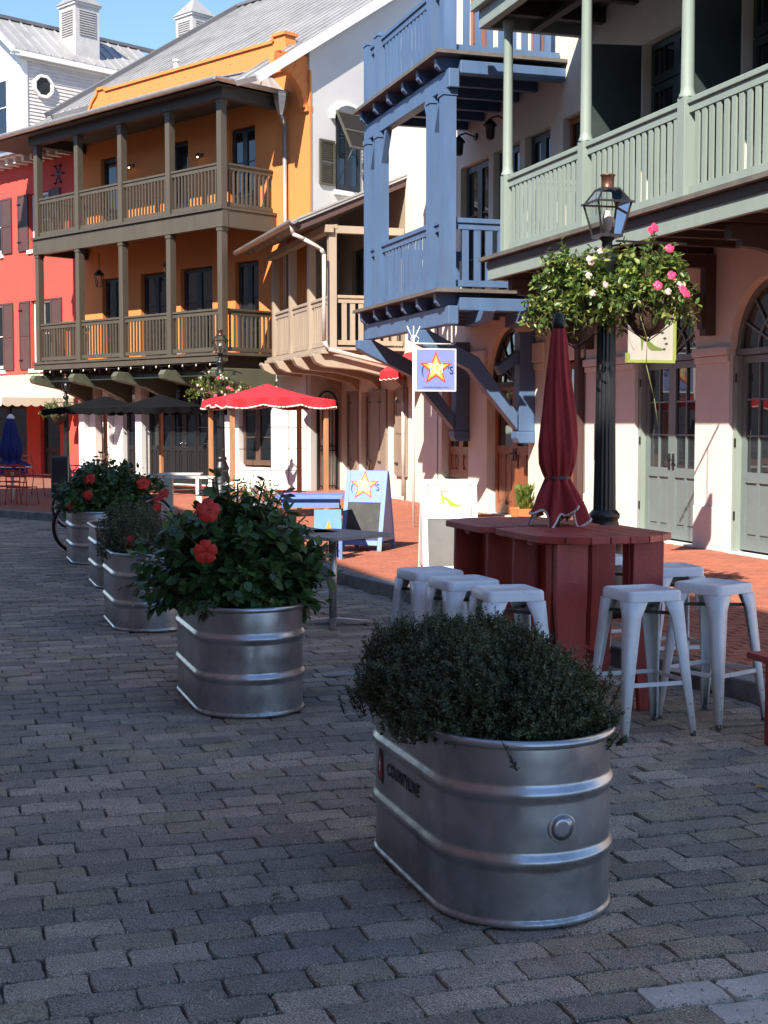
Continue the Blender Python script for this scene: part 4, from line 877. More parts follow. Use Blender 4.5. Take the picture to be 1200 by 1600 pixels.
def flower(root, p, dirv, r, mat, stamen=True):
    d = Vector(dirv).normalized(); q = d.to_track_quat('Z', 'Y'); m = MB(); m.cyl((0,0,-r*.5), (0,0,0), r*.05, r*.12, 6)
    if stamen: m.cyl((0,0,0), (0,0,r*.75), r*.03, r*.05, 6)
    o = m.build('flower', mat if stamen else STEMM, root); o.location = p; o.rotation_mode = 'QUATERNION'; o.rotation_quaternion = q
    def pt(mm):
        n = 5; rows = []
        for i in range(6):
            u = i/5
            for j in range(n):
                v = (j/(n-1)-.5)*2; wd = .42*math.sin(min(1, .18+u*.95)*math.pi*.62)
                rows.append((v*wd*r*1.1, u*r*(1-.10*v*v), r*(.05+.42*u-.50*u*u+.09*math.sin(v*7+u*5)*u-.12*v*v*u)))
        mm.add(rows, [(i*n+j, i*n+j+1, (i+1)*n+j+1, (i+1)*n+j) for i in range(5) for j in range(n-1)], 0, True)
    me = shared(('petal', round(r, 3), mat.name), pt, 'petal', mat)
    for k in range(5): l = link('petal', me, o); l.rotation_euler = (random.uniform(-.15,.2), random.uniform(-.15,.15), 2*math.pi*k/5+random.uniform(-.12,.12))
    return o
def hibiscus(loc, rad, h, label, nshoot, nobj, flowers, size=.082, seed=1, low=.0):
    g = np.random.default_rng(seed); root = thing('hibiscus_bush', label, 'bush', loc, 0, 'hibiscus bushes with red flowers')
    m = MB(); P, T, Nn, S, MI = [], [], [], [], []
    for i in range(nshoot):
        th = g.uniform(0, 2*math.pi); ph = math.acos(g.uniform(-.30+low, 1)); rr = g.uniform(.62, 1.05)**.7
        lump = 1+.14*math.sin(3*th+seed)+.10*math.sin(5*th+ph*4+seed)+.08*g.normal()
        d = np.array([rad[0]*math.sin(ph)*math.cos(th), rad[1]*math.sin(ph)*math.sin(th), h*math.cos(ph)]); tip = d*rr*lump; tip[2] += .28*h
        base = np.array([tip[0]*.12, tip[1]*.2, -.02]); mid = (base+tip)/2+np.array([0,0,.08])
        m.tube([tuple(base), tuple(mid), tuple(tip)], .005, 5)
        dirn = unit(tip-mid)
        for k in range(int(g.integers(11, 17))):
            u = g.uniform(0, 1)**.7; p = mid+(tip-mid)*u; a = k*2.4+g.uniform(-.3,.3); side = unit(np.cross(dirn, [0.1,.2,1])); s2 = np.cross(dirn, side)
            out = unit(side*math.cos(a)+s2*math.sin(a)+dirn*(.35+.5*u)); t_ = unit(out+np.array([0,0,-.28])+g.normal(0,.18,3)); nn = unit(np.array([0,0,1.])+.5*dirn+g.normal(0,.28,3))
            P.append(p+out*.018); T.append(t_); Nn.append(nn); S.append(size*g.uniform(.5,1.12)*(1 if u < .85 else .75)); MI.append(1 if (u > .8 and g.random() < .45) or g.random() < .06 else 0)
    P, T, Nn, S, MI = map(np.array, (P, T, Nn, S, MI))
    split_leaves(P, T, Nn, S, OVATE, [LEAF_H, LEAF_H2], MI, root, nobj, loc)
    m.build('stem', STEMM, root, fix=False)['kind'] = 'stuff'
    for p, d, r in flowers: flower(root, p, d, r, PET_R)
    return root
def fine_shrub(loc, rad, h, label, n, size=.014, seed=3, mats=(LEAF_S, LEAF_S2), low=-.12, per=26, ln=.10, skirt=0.):
    g = np.random.default_rng(seed); root = thing('leafy_shrub', label, 'shrub', loc, 0, 'fine leaved shrubs in stock tanks')
    P, T, Nn, S, MI = [], [], [], [], []; m = MB()
    th = g.uniform(0, 2*np.pi, n); cz = g.uniform(low, 1, n); ph = np.arccos(cz); rr = g.uniform(.30, 1.0, n)**.45
    lump = 1+.07*np.sin(4*th+seed)+.06*np.sin(7*th+ph*5)+.05*g.normal(size=n)
    D = np.stack([rad[0]*np.sin(ph)*np.cos(th), rad[1]*np.sin(ph)*np.sin(th), h*np.cos(ph)], 1)*(rr*lump)[:, None]
    nrm = unit(D/np.array([rad[0]**2, rad[1]**2, h**2])); sd = unit(nrm*.7+np.array([0,0,.75])+g.normal(0,.42,(n,3)))
    for i in range(n):
        L = ln*g.uniform(.5,1.35); b = D[i]-sd[i]*L*.8; bend = g.normal(0,.12,3)
        ks = np.arange(per); u = ks/per; pos = b+sd[i]*(u*L)[:, None]+bend*(u**2*L)[:, None]
        a = ks*2.4+g.uniform(0,6); s1 = unit(np.cross(sd[i], [.3,.2,1.])); s2 = np.cross(sd[i], s1)
        out = s1*np.cos(a)[:, None]+s2*np.sin(a)[:, None]+sd[i]*.7
        P.append(pos); T.append(unit(out+g.normal(0,.2,(per,3)))); Nn.append(unit(sd[i]+g.normal(0,.5,(per,3)))); S.append(size*g.uniform(.6,1.3,per)*(1.15-.5*u)); MI.append((g.random(per) < (.08+.3*u)).astype(int))
        if i % 2 == 0: m.cyl(tuple(b), tuple(b+sd[i]*L), .0022, .0012, 4, caps=False)
    o = leaf_cloud('foliage', np.concatenate(P), np.concatenate(T), np.concatenate(Nn), np.concatenate(S), TINY, list(mats), np.concatenate(MI), root)
    for k in range(60):
        a = g.uniform(0, 6.28); p = (.2*rad[0]*math.cos(a), .6*rad[1]*math.sin(a)*g.random(), -.12); q = (rad[0]*.7*math.cos(a), rad[1]*.75*math.sin(a), h*.35*g.random()); m.cyl(p, q, .006, .003, 5, caps=False)
    m.build('twigs', TWIG, root, fix=False)['kind'] = 'stuff'
    return root
fine_shrub((1.87, 4.78, .60), (.41, .68), .31, 'dense dark fine leaved shrub filling the nearest stock tank', 6400, size=.0165, seed=5, per=26, ln=.085, low=-.12)
def cam_pt(px, py, d):
    u = (px-600)/2200; v = -(py-800)/2200; fw = math.cos(PITCH)+v*math.sin(PITCH); up_ = -math.sin(PITCH)+v*math.cos(PITCH); s, c = math.sin(YAW), math.cos(YAW)
    r = (u*c+fw*s, -u*s+fw*c, up_); t = d/(r[0]*s+r[1]*c); return Vector((t*r[0], t*r[1], CAMH+t*r[2]))
def fl(loc, items):
    out = []
    for px, py, d, r, dv in items: p = cam_pt(px, py, d)-Vector(loc); out.append((tuple(p), dv, r))
    return out
L2 = (1.66, 8.12, .60)
hibiscus(L2, (.51, .56), .50, 'large dark hibiscus in the second stock tank with two open red flowers facing the street', 380, 300,
    fl(L2, [(325, 797, 7.62, .066, (-.1,-1,.25)), (321, 862, 7.55, .066, (-.15,-1,-.1)), (252, 775, 8.0, .055, (-.6,-.3,.8))]), seed=4, size=.09, low=-.12)
L5 = (1.90, 16.9, .62)
hibiscus(L5, (.58, .62), .48, 'farther hibiscus with five red flowers beside the bicycles', 230, 120,
    fl(L5, [(140, 748, 16.2, .066, (-.3,-1,.3)), (224, 755, 16.0, .075, (-.1,-1,.4)), (137, 774, 16.1, .06, (-.4,-1,0)), (110, 790, 16.2, .062, (-.8,-.6,0)), (246, 792, 16.1, .045, (.2,-1,0))]), size=.09, seed=9)
fine_shrub((1.60, 11.6, .62), (.36, .60), .30, 'low fine leaved shrub in the third stock tank, one red flower lying on it', 700, size=.024, seed=8, per=18, ln=.13)
fine_shrub((1.86, 14.4, .62), (.30, .5), .24, 'low fine leaved shrub in the fourth stock tank, hidden by its neighbours', 260, size=.03, seed=11, per=14, ln=.13)
p = cam_pt(204, 848, 11.2); f0 = thing('fallen_flower', 'single red hibiscus flower on the low shrub of the third tank', 'flower', tuple(p)); flower(f0, (0,0,0), (-.3,-1,.3), .06, PET_R)

# ------------------------------------------------------------------ white stools
def make_stool(label):
    t = thing('metal_stool', label, 'stool', (0,0,0), 0, 'white metal stools round the red high tables')
    H = .76; a = .15
    def rr(h, c, n=4):
        o = []
        for sx, sy, a0 in ((1,1,0),(-1,1,90),(-1,-1,180),(1,-1,270)):
            for k in range(n+1): q = R(a0+90*k/n); o.append((sx*(h-c)+c*math.cos(q), sy*(h-c)+c*math.sin(q)))
        return o
    prof = [(.158,.032,H-.055), (.156,.03,H-.012), (.150,.028,H-.003), (.143,.026,H), (.135,.024,H-.001), (.128,.022,H-.008), (.02,.01,H-.010)]
    m = MB(); vs = []; n = 20
    for h, c, z in prof: vs += [(x, y, z) for x, y in rr(h, c)]
    m.add(vs, [(i*n+k, i*n+(k+1) % n, (i+1)*n+(k+1) % n, (i+1)*n+k) for i in range(len(prof)-1) for k in range(n)], 0, True)
    m.add([(x, y, H-.010) for x, y in rr(.02,.01)], [tuple(range(20))]); m.build('seat', STOOLW, t, fix=False)
    for sx in (-1, 1):
        for sy in (-1, 1):
            m = MB(); th = .002; T0 = Vector((sx*.1555, sy*.1555, H-.056)); B0 = Vector((sx*.212, sy*.212, .018)); Mi = T0.lerp(B0, .12)
            lv = [(T0, .105), (Mi, .072), (T0.lerp(B0, .5), .052), (B0, .028)]
            for ax in (0, 1):
                vs = []
                for c, w_ in lv:
                    e = Vector((-sx*w_, 0, 0)) if ax == 0 else Vector((0, -sy*w_, 0)); g_ = Vector((0, -sy*.012, 0)) if ax == 0 else Vector((-sx*.012, 0, 0)); o_ = Vector((0, sy*.0, 0))
                    vs += [c, c+e*.5, c+e, c+e+g_]
                m.add(vs, [(4*i+j, 4*i+j+1, 4*i+5+j, 4*i+4+j) for i in range(3) for j in range(3)], 0, True)
            l = m.build('leg', STOOLW, t, fix=True); so = l.modifiers.new('thick', 'SOLIDIFY'); so.thickness = .003; so.offset = 0
            f = MB(); f.cyl((B0.x-sx*.012, B0.y-sy*.012, 0), (B0.x-sx*.012, B0.y-sy*.012, .03), .014, .017, 10); f.build('foot_cap', M('grey_rubber', (.09,.085,.08), .7), l)
            for zz in (.10, .17): MB().cyl((B0.x-(B0.x-T0.x)*(zz/.7)-sx*.018, B0.y-(B0.y-T0.y)*(zz/.7)+sy*.0035, zz), (B0.x-(B0.x-T0.x)*(zz/.7)-sx*.018, B0.y-(B0.y-T0.y)*(zz/.7)+sy*.0005, zz), .006, .006, 8).build('rivet', STEEL, l)
    z = .28; c = .182
    for p, q in (((-c,-c,z),(c,-c,z)), ((c,-c,z),(c,c,z)), ((c,c,z),(-c,c,z)), ((-c,c,z),(-c,-c,z))): MB().beam(p, q, .006, .022).build('foot_rail', STOOLW, t)
    m = MB(); z = .64; c = .155; m.beam((-c,-c,z), (c,c,z), .004, .018); m.beam((-c,c,z-.004), (c,-c,z-.004), .004, .018); m.build('cross_brace', M('dull_steel', (.10,.09,.085), .5), t)
    return t
st0 = make_stool('white metal stool standing alone in front of the red table, right of the stock tank')
st0.location = (3.52, 6.60, 0); st0.rotation_euler = (0, 0, R(1))
for x, y, rz, lb in ((4.03, 6.74, 22, 'rightmost white metal stool, turned beside the kerb'), (4.26, 7.62, -6, 'white metal stool behind the nearer red table, seat showing right of the table leg'),
        (4.15, 8.35, 8, 'white metal stool behind the red table seen between its two right legs'), (2.85, 6.82, -4, 'white metal stool nearest the shrub, third of the three on the street side'),
        (2.80, 7.33, 3, 'middle of the three white metal stools on the street side of the red tables'), (2.78, 7.84, 5, 'farthest of the three white metal stools on the street side of the red tables')):
    dup(st0, (x, y, 0), R(rz), lb)

# ------------------------------------------------------------------ red high tables
def red_table(x0, x1, y0, y1, ch0, ch1, label):
    cx, cy = (x0+x1)/2, (y0+y1)/2; t = thing('high_table', label, 'table', (cx, cy, 0), 0, 'red wooden high tables'); hx, hy = (x1-x0)/2, (y1-y0)/2; Z = 1.0
    n = 7; W = 2*hx/n
    for k in range(n):
        a, b = -hx+k*W+.003, -hx+(k+1)*W-.003
        def lim(x, c): return max(0, c-(hx-abs(x)))*.9
        m = MB(); m.prism([(a, -hy+lim(a, ch0)), (b, -hy+lim(b, ch0)), (b, hy-lim(b, ch1)), (a, hy-lim(a, ch1))], 'z', Z-.04, Z+random.uniform(-.0015,.0015)); m.build('plank', REDT, t, bevel=.004)
    m = MB(); m.box(-hx+.06, hx-.06, -.04, .04, Z-.07, Z-.041); m.build('batten', REDT, t)
    for sx in (-1, 1):
        for sy in (-1, 1):
            X, Y = sx*(hx-.18), sy*(hy-.13); o = MB()
            w0, w1, w2 = .095, .10, .05
            o.prism([(X-w0, Z-.042), (X-w1, .62), (X-w2, 0), (X+w2*.8, 0), (X+w1*.9, .62), (X+w0, Z-.042)], 'y', Y-.02, Y+.02); l = o.build('leg', REDT, t, bevel=.004)
            Xb = X+sx*.07 if False else X-sx*.085; o = MB(); o.prism([(Y+sy*-.022, Z-.042), (Y-sy*.022, 0), (Y-sy*.065, 0), (Y-sy*.10, .62), (Y-sy*.10, Z-.042)], 'x', Xb-.02, Xb+.02); o.build('leg_board', REDT, l, bevel=.004)
    MB().box(-.03, .03, -hy+.16, hy-.16, .26, .33).build('stretcher', REDT, t, bevel=.003)
    return t
red_table(3.16, 3.99, 6.95, 7.80, .20, .05, 'nearer red plank high table with the closed umbrella at its back edge')
red_table(3.12, 3.92, 7.86, 8.68, .05, .20, 'farther red plank high table, behind the closed red umbrella')
t = thing('low_bench', 'red plank bench cut off by the right edge of the photo beside the kerb', 'bench', (4.12, 5.55, 0))
for k in range(3): MB().box(-.165+k*.112, -.165+k*.112+.105, -.75, .73, .415, .45).build('plank', REDT, t, bevel=.004)
for y_ in (-.55, .55):
    for x_ in (-.12, .12): MB().box(x_-.03, x_+.03, y_-.03, y_+.03, 0, .414).build('leg', REDT, t, bevel=.003)

# ------------------------------------------------------------------ umbrellas
def closed_umbrella(name, loc, zt, zb, r, mat, label, trim=None, pole=PWOOD, base=False, s=1.):
    t = thing(name, label, 'umbrella', loc); H = zt-zb
    def fn(th, z):
        u = (zt-z)/H; k = 8; a = .10+.16*max(0, u-.5)*2; return 1+a*math.sin(k*th+.8*math.sin(3*z))+.07*math.sin(15*th+z*9)*min(1, u*3)
    prof = [(.02, zt), (.048*s, zt-.01), (.062*s, zt-.06*H), (.075*s, zt-.16*H), (.10*s, zt-.32*H), (.128*s, zt-.5*H), (.135*s, zt-.62*H), (.125*s, zt-.72*H), (.10*s, zt-.775*H), (.085*s, zt-.80*H), (.105*s, zt-.83*H), (.14*s, zt-.88*H), (.175*s, zt-.94*H), (.20*s, zb)]
    P = []
    for (a, za), (b, zb_) in zip(prof[:-1], prof[1:]):
        for k in range(4): P.append((a+(b-a)*k/4, za+(zb_-za)*k/4))
    P.append(prof[-1])
    m = MB(); m.lathe(P, 128, fn=fn)
    n = 128; 
    # uneven hem: lower folds hang to different heights
    for i in range(len(P)):
        u = (zt-P[i][1])/H
        if u > .8:
            for k in range(n):
                th = 2*math.pi*k/n; x, y, z = m.v[i*n+k]; dz = (u-.8)/.2*(.05*math.sin(4*th+1)+.03*math.sin(9*th)); m.v[i*n+k] = (x, y, z+dz)
    hem = [m.v[(len(P)-1)*n+k] for k in range(n)]
    c = m.build('canopy', mat, t, fix=False)
    if trim:
        h = MB(); h.tube([(x*1.01, y*1.01, z) for x, y, z in hem]+[(hem[0][0]*1.01, hem[0][1]*1.01, hem[0][2])], .008, 5); h.build('trim', trim, c)
    b = MB(); b.lathe([(.092*s, zt-.785*H), (.100*s, zt-.79*H), (.100*s, zt-.805*H), (.092*s, zt-.81*H)], 24, fn=lambda th, z: 1+.08*math.sin(8*th)); b.build('tie', SHUT if trim else mat, t)
    m = MB(); m.cyl((0,0,.0), (0,0,zt), .02, .02, 12); m.lathe([(.0, zt+.09), (.03, zt+.08), (.05*s, zt+.03), (.052*s, zt-.005), (.0, zt-.006)], 16); m.build('pole', pole if not trim else IRON, t)
    if base: MB().lathe([(.0,.07),(.05,.06),(.22,.04),(.24,0)], 24).build('base', IRON, t)
    return t
closed_umbrella('patio_umbrella', (3.60, 7.83, 0), 2.20, 1.06, .2, REDF, 'closed dark red umbrella with white trimmed hem rising between the red tables', TRIM, base=True, s=.76)
pb = cam_pt(18, 740, 27.5)
closed_umbrella('patio_umbrella', (pb.x, pb.y, .1), 1.62, .62, .2, NAVYF, 'closed navy blue umbrella over the cafe table at the far left', None, pole=WHITE, s=1.5)
def canopy(name, loc, rz, half, ze, za, mat, trim, label, legs, lm, vh=.16, tex=4, drop=.0, cat='canopy', grp=None, inset=.12):
    t = thing(name, label, cat, loc, rz, grp); n = 24; m = MB(); ed = []
    for sgn in range(4):
        a = [(-half,-half),(half,-half),(half,half),(-half,half)][sgn]; b = [(half,-half),(half,half),(-half,half),(-half,-half)][sgn]
        for k in range(n): u = k/n; sag = -.06*math.sin(math.pi*u); ed.append((a[0]+(b[0]-a[0])*u, a[1]+(b[1]-a[1])*u, ze+sag*-.6+.0, u))
    N = len(ed); rows = 6; vs = []
    for r in range(rows):
        f = r/rows
        for x, y, z, u in ed: vs.append((x*(1-f), y*(1-f), ze+(za-ze)*(f**1.15)+(z-ze)*(1-f)-.03*math.sin(math.pi*f)*(.5+.5*math.cos(2*math.pi*u))))
    vs.append((0,0,za)); fs = [(r*N+k, r*N+(k+1) % N, (r+1)*N+(k+1) % N, (r+1)*N+k) for r in range(rows-1) for k in range(N)]+[((rows-1)*N+k, (rows-1)*N+(k+1) % N, rows*N) for k in range(N)]
    m.add(vs, fs, 0, True)
    val = []
    for i, (x, y, z, u) in enumerate(ed):
        h = vh*(.72+.28*abs(math.sin(tex*math.pi*u))); f = 1+.03*math.sin(i*1.3); val.append((x*1.01*f, y*1.01*f, z-h))
    m.add([(x, y, z) for x, y, z, u in ed]+val, [(k, (k+1) % N, N+(k+1) % N, N+k) for k in range(N)], 0, True); c = m.build('canopy_cloth', mat, t, fix=False)
    if trim: h = MB(); h.tube(val+[val[0]], .014, 5); h.build('trim', trim, c)
    for sx, sy in legs:
        l = MB(); xx, yy = sx*(half-inset), sy*(half-inset); l.box(xx-.035, xx+.035, yy-.035, yy+.035, 0, ze+(za-ze)*(.1 if sx else .95)-.03); l.build('post', lm, t, bevel=.006)
        MB().box(xx-.09, xx+.09, yy-.09, yy+.09, 0, .04).build('base_plate', IRON, t)
    for a, b in (((-1,-1),(1,1)), ((-1,1),(1,-1))): MB().beam((a[0]*(half-.05), a[1]*(half-.05), ze-.03), (b[0]*(half-.05), b[1]*(half-.05), ze-.03), .03, .03).build('rib', lm, t)
    return t
rc = canopy('garden_canopy', (4.93, 21.5, .11), R(2), .85, 1.87, 2.13, REDB, TRIM, 'open bright red canopy with white piping on wooden posts over the far sidewalk', [(-1,-1),(1,-1),(1,1),(-1,1)], PWOOD, vh=.15, tex=3)
m = MB()
for z in (.4, .75, 1.1, 1.45): m.tube([(-.9,.9,z), (.9,.9,z)], .005, 5); 
for x in (-.6,-.3,0,.3,.6): m.tube([(x,.9,.1), (x,.9,1.8)], .005, 5)
m.build('wire_trellis', IRON, rc)
for px, d, lb in ((165, 31.0, 'left of the two open black canopies before the black doors'), (252, 29.4, 'right of the two open black canopies before the black doors')):
    p = cam_pt(px, 700, d); canopy('patio_umbrella', (p.x, p.y, .11), RB, .98, 1.82, 2.12, BLACKF, None, lb, [(0,0)], PWOOD, vh=.14, tex=6, cat='umbrella', inset=0)

# ------------------------------------------------------------------ lamp posts with flower baskets
def make_lamp(label):
    t = thing('street_lamp', label, 'street lamp', (4.98, 9.96, .11), R(0), 'black street lamps with glass lanterns')
    m = MB(); m.lathe([(.0,.0),(.20,.0),(.20,.10),(.185,.12),(.18,.42),(.165,.46),(.15,.52),(.15,.56),(.165,.60),(.165,.63),(.14,.68),(.115,.74),(.105,.78),(.12,.80),(.12,.83),(.095,.86)], 24); m.build('base', IRON, t)
    m = MB(); m.lathe([(.088,.86),(.078,1.6),(.070,2.55)], 96, fn=lambda th, z: 1-.10*abs(math.sin(8*th))); m.build('shaft', IRON, t)
    m = MB(); m.lathe([(.070,2.55),(.085,2.57),(.085,2.62),(.065,2.66),(.062,2.78),(.09,2.82),(.095,2.86),(.06,2.89),(.045,2.92),(.04,3.0),(.06,3.02),(.06,3.03),(0,3.03)], 20); m.cyl((-.09,.0,2.94), (.11,0,2.98), .009); m.lathe([(0,.02),(.018,0),(0,-.02)], 8, (.115,0,2.98)); m.lathe([(0,.02),(.018,0),(0,-.02)], 8, (-.095,0,2.94)); m.build('neck', IRON, t)
    b, w_, z0, z1, z2 = .082, .138, 3.04, 3.30, 3.41; LM = M('lantern_metal', (.05,.045,.04), .35, metal=.6)
    m = MB(); C4 = [(-1,-1),(1,-1),(1,1),(-1,1)]; m.box(-b-.01,b+.01,-b-.01,b+.01,z0-.012,z0+.012)
    for i, (x, y) in enumerate(C4):
        x2, y2 = C4[(i+1) % 4]; m.beam((x*b,y*b,z0), (x*w_,y*w_,z1), .013, .013); m.beam((x*(w_+.01),y*(w_+.01),z1), (x2*(w_+.01),y2*(w_+.01),z1), .022, .014); m.beam((x*w_,y*w_,z1), (x*.07,y*.07,z2), .011, .011); m.beam((x*.07,y*.07,z2), (x2*.07,y2*.07,z2), .013, .013)
    l = m.build('lantern', LM, t); l.rotation_euler = (0, 0, R(-2))
    for i, (x, y) in enumerate(C4):
        x2, y2 = C4[(i+1) % 4]; g = MB(); g.quad((x*b,y*b,z0), (x2*b,y2*b,z0), (x2*w_,y2*w_,z1), (x*w_,y*w_,z1)); g.build('pane', CGLASS, l, fix=False)
        g = MB(); g.quad((x*w_,y*w_,z1), (x2*w_,y2*w_,z1), (x2*.07,y2*.07,z2), (x*.07,y*.07,z2)); g.build('roof_pane', CGLASS, l, fix=False)
    m = MB(); m.lathe([(.0,z2+.12),(.058,z2+.115),(.058,z2+.105),(.05,z2+.10),(.048,z2),(.06,z2-.01)], 16); m.build('chimney', COPPER, l)
    m = MB(); m.lathe([(.02,z0),(.02,z0+.05),(.035,z0+.07),(.04,z0+.14),(.025,z0+.20)], 12); m.build('lamp_glass', M('frosted_bulb', (.55,.5,.48), .15, bump=0), l)
    m = MB()
    m.tube([(-.44,0,2.62),(-.25,0,2.68),(.25,0,2.68),(.44,0,2.62)], .012, 6); m.build('basket_arm', IRON, t)
    return t
def make_basket(label, loc, rz=0, n=120, r=.27, seed=1, pink=0, pale=8, nobj=110, h=.30):
    g = np.random.default_rng(seed); t = thing('hanging_basket', label, 'flower basket', loc, rz, 'hanging flower baskets on the street lamps')
    m = MB(); m.lathe([(.03,-.27),(.09,-.24),(.15,-.17),(.19,-.08),(.205,0),(.18,.0)], 22, fn=lambda th, z: 1+.05*math.sin(5*th+z*20)+.03*math.sin(11*th)); m.build('coir_liner', COCO, t)
    m = MB(); 
    for k in range(8): a = k*math.pi/4; m.tube([(.25*math.cos(a),.25*math.sin(a),.0),(.19*math.cos(a),.19*math.sin(a),-.18),(0,0,-.31)], .004, 4)
    for k in range(3): a = k*2.09; m.tube([(.24*math.cos(a),.24*math.sin(a),.0),(0,0,.45)], .003, 4)
    m.build('wire_frame', IRON, t)
    P, T, Nn, S, MI = [], [], [], [], []; sm = MB(); tips = []
    for i in range(n):
        th = g.uniform(0, 6.28); up_ = g.uniform(-.55, 1); rr = g.uniform(.6, 1.25)*r*(1.15-.45*max(0, up_)); tip = np.array([rr*math.cos(th), rr*math.sin(th), h*up_*g.uniform(.6,1.2)+.03]); b0 = np.array([tip[0]*.3, tip[1]*.3, -.02]); mid = (b0+tip)/2+np.array([0,0,.07])
        sm.tube([tuple(b0), tuple(mid), tuple(tip)], .0028, 4); tips.append(tip); d = unit(tip-mid)
        for k in range(11):
            u = k/10; p = mid+(tip-mid)*u; a = k*1.57+g.uniform(-.4,.4); s1 = unit(np.cross(d, [.2,.1,1])); s2 = np.cross(d, s1); o_ = unit(s1*math.cos(a)+s2*math.sin(a)+d*.5)
            P.append(p); T.append(unit(o_+g.normal(0,.15,3))); Nn.append(unit(np.array([0,0,1.])+g.normal(0,.5,3))); S.append(g.uniform(.035,.07)); MI.append(1 if g.random() < .35 else 0)
    P, T, Nn, S, MI = map(np.array, (P, T, Nn, S, MI)); T2 = T.copy()
    split_leaves(P, T, Nn, S, (OVATE[0]*np.array([.7,1,1]), OVATE[1]), [LEAF_B, LEAF_B2], MI, t, nobj, loc)
    sm.build('stems', STEMM, t, fix=False)['kind'] = 'stuff'
    idx = np.argsort([tp[1]-tp[2]*.4 for tp in tips])
    for k in range(pink): tp = tips[idx[k]]; flower(t, (tp[0], tp[1]-.02, tp[2]+.04), (g.uniform(-.4,.4), -1, .4), .036, PET_P, False)
    for k in range(pink, pink+pale): tp = tips[idx[k]]; flower(t, tuple(tp), (g.uniform(-.6,.4), -1, .3), .026, PET_L, False)
    return t
lamp = make_lamp('nearest black street lamp with fluted post, behind the red tables'); lamp.scale = (1, 1, .972)
b1 = make_basket('flower basket left of the nearest lamp post with pale pink blooms', (4.98-.30, 9.96-.08, 2.50), seed=2, n=270, r=.31, pale=6, h=.42)
b2 = make_basket('flower basket right of the nearest lamp post with bright pink blooms and bare coir', (4.98+.27, 9.96-.16, 2.56), seed=5, n=230, r=.30, pink=7, pale=2, h=.42)
vm = MB(); vm.tube([(-.18,-.2,-.1),(-.14,-.26,-.3),(-.15,-.27,-.5),(-.08,-.27,-.75),(-.05,-.28,-.95)], .0035, 5); vm.build('trailing_vine', M('pale_vine', (.14,.15,.06), .6, bump=0), b2)
lp2 = cam_pt(345, 650, 29); lp3 = cam_pt(104, 700, 35.5)
l2 = dup(lamp, (lp2.x, lp2.y, .11), 0, 'middle street lamp rising behind the bright red canopy'); l3 = dup(lamp, (lp3.x, lp3.y, -.10), 0, 'farthest street lamp before the cream awning'); l3.scale = (.84,)*3
c_ = cam_pt(330, 605, 28.8); make_basket('flower basket on the middle street lamp behind the red canopy', (c_.x, c_.y, 2.28), seed=7, n=70, r=.42, nobj=0, pink=3, pale=12, h=.38)
c_ = cam_pt(360, 612, 29); make_basket('right flower basket of the middle street lamp, mostly behind the red canopy', (c_.x, c_.y, 2.2), seed=17, n=60, r=.38, nobj=0, pink=1, pale=8, h=.34)
c_ = cam_pt(92, 648, 35.4); make_basket('dark leafy flower basket on the farthest street lamp', (c_.x, c_.y, 1.88), seed=8, n=60, r=.4, nobj=0, pale=5, h=.34)

# ------------------------------------------------------------------ boards and signs
def star_pts(r, k=.42, n=5, rot=90): return [((r if i % 2 == 0 else r*k)*math.cos(R(rot+36*i)), (r if i % 2 == 0 else r*k)*math.sin(R(rot+36*i))) for i in range(10)]
def star_sign(parent, r, y0, cx, cz):
    a = MB(); a.prism([(cx+u, cz+v) for u, v in star_pts(r)], 'y', y0-.004, y0); s = a.build('star', STARR, parent)
    MB().prism([(cx+u, cz+v) for u, v in star_pts(r*.82)], 'y', y0-.006, y0-.0042).build('star_inner', STARO, s)
    MB().prism([(cx+u, cz+v) for u, v in star_pts(r*.60)], 'y', y0-.008, y0-.0062).build('star_core', STARY, s)
    for txt, sz, mat, dy, b_ in (("TOI", r*.86, LETK, -.0095, .016*r*5), ("TOI", r*.86, LETW, -.0115, .0)):
        q = link('lettering', text_mesh(txt, sz, mat, .0006, bold=b_*.25, xs=.62), s, (cx-.02*r, y0+dy, cz-.02*r), (R(90), 0, 0))
    q = link('lettering', text_mesh("'S", r*.62, LETB, .0006, xs=.9), s, (cx+r*.86, y0-.0095, cz-.1*r), (R(90), 0, 0))
    q = link('lettering', text_mesh("(", r*.62, LETB, .0006, xs=.9), s, (cx-r*.80, y0-.0095, cz-.1*r), (R(90), 0, 0))
def shoe_poly(s): return [(a*s, b*s) for a, b in ((-.50,.42),(-.46,.5),(-.1,.5),(-.1,.44),(-.38,.42),(-.40,.22),(-.30,.14),(-.12,.10),(.06,-.08),(.30,-.26),(.62,-.36),(.72,-.42),(.62,-.46),(.10,-.46),(-.04,-.36),(-.16,-.10),(-.30,-.0),(-.36,-.46),(-.40,-.46),(-.44,-.02),(-.50,.20))]
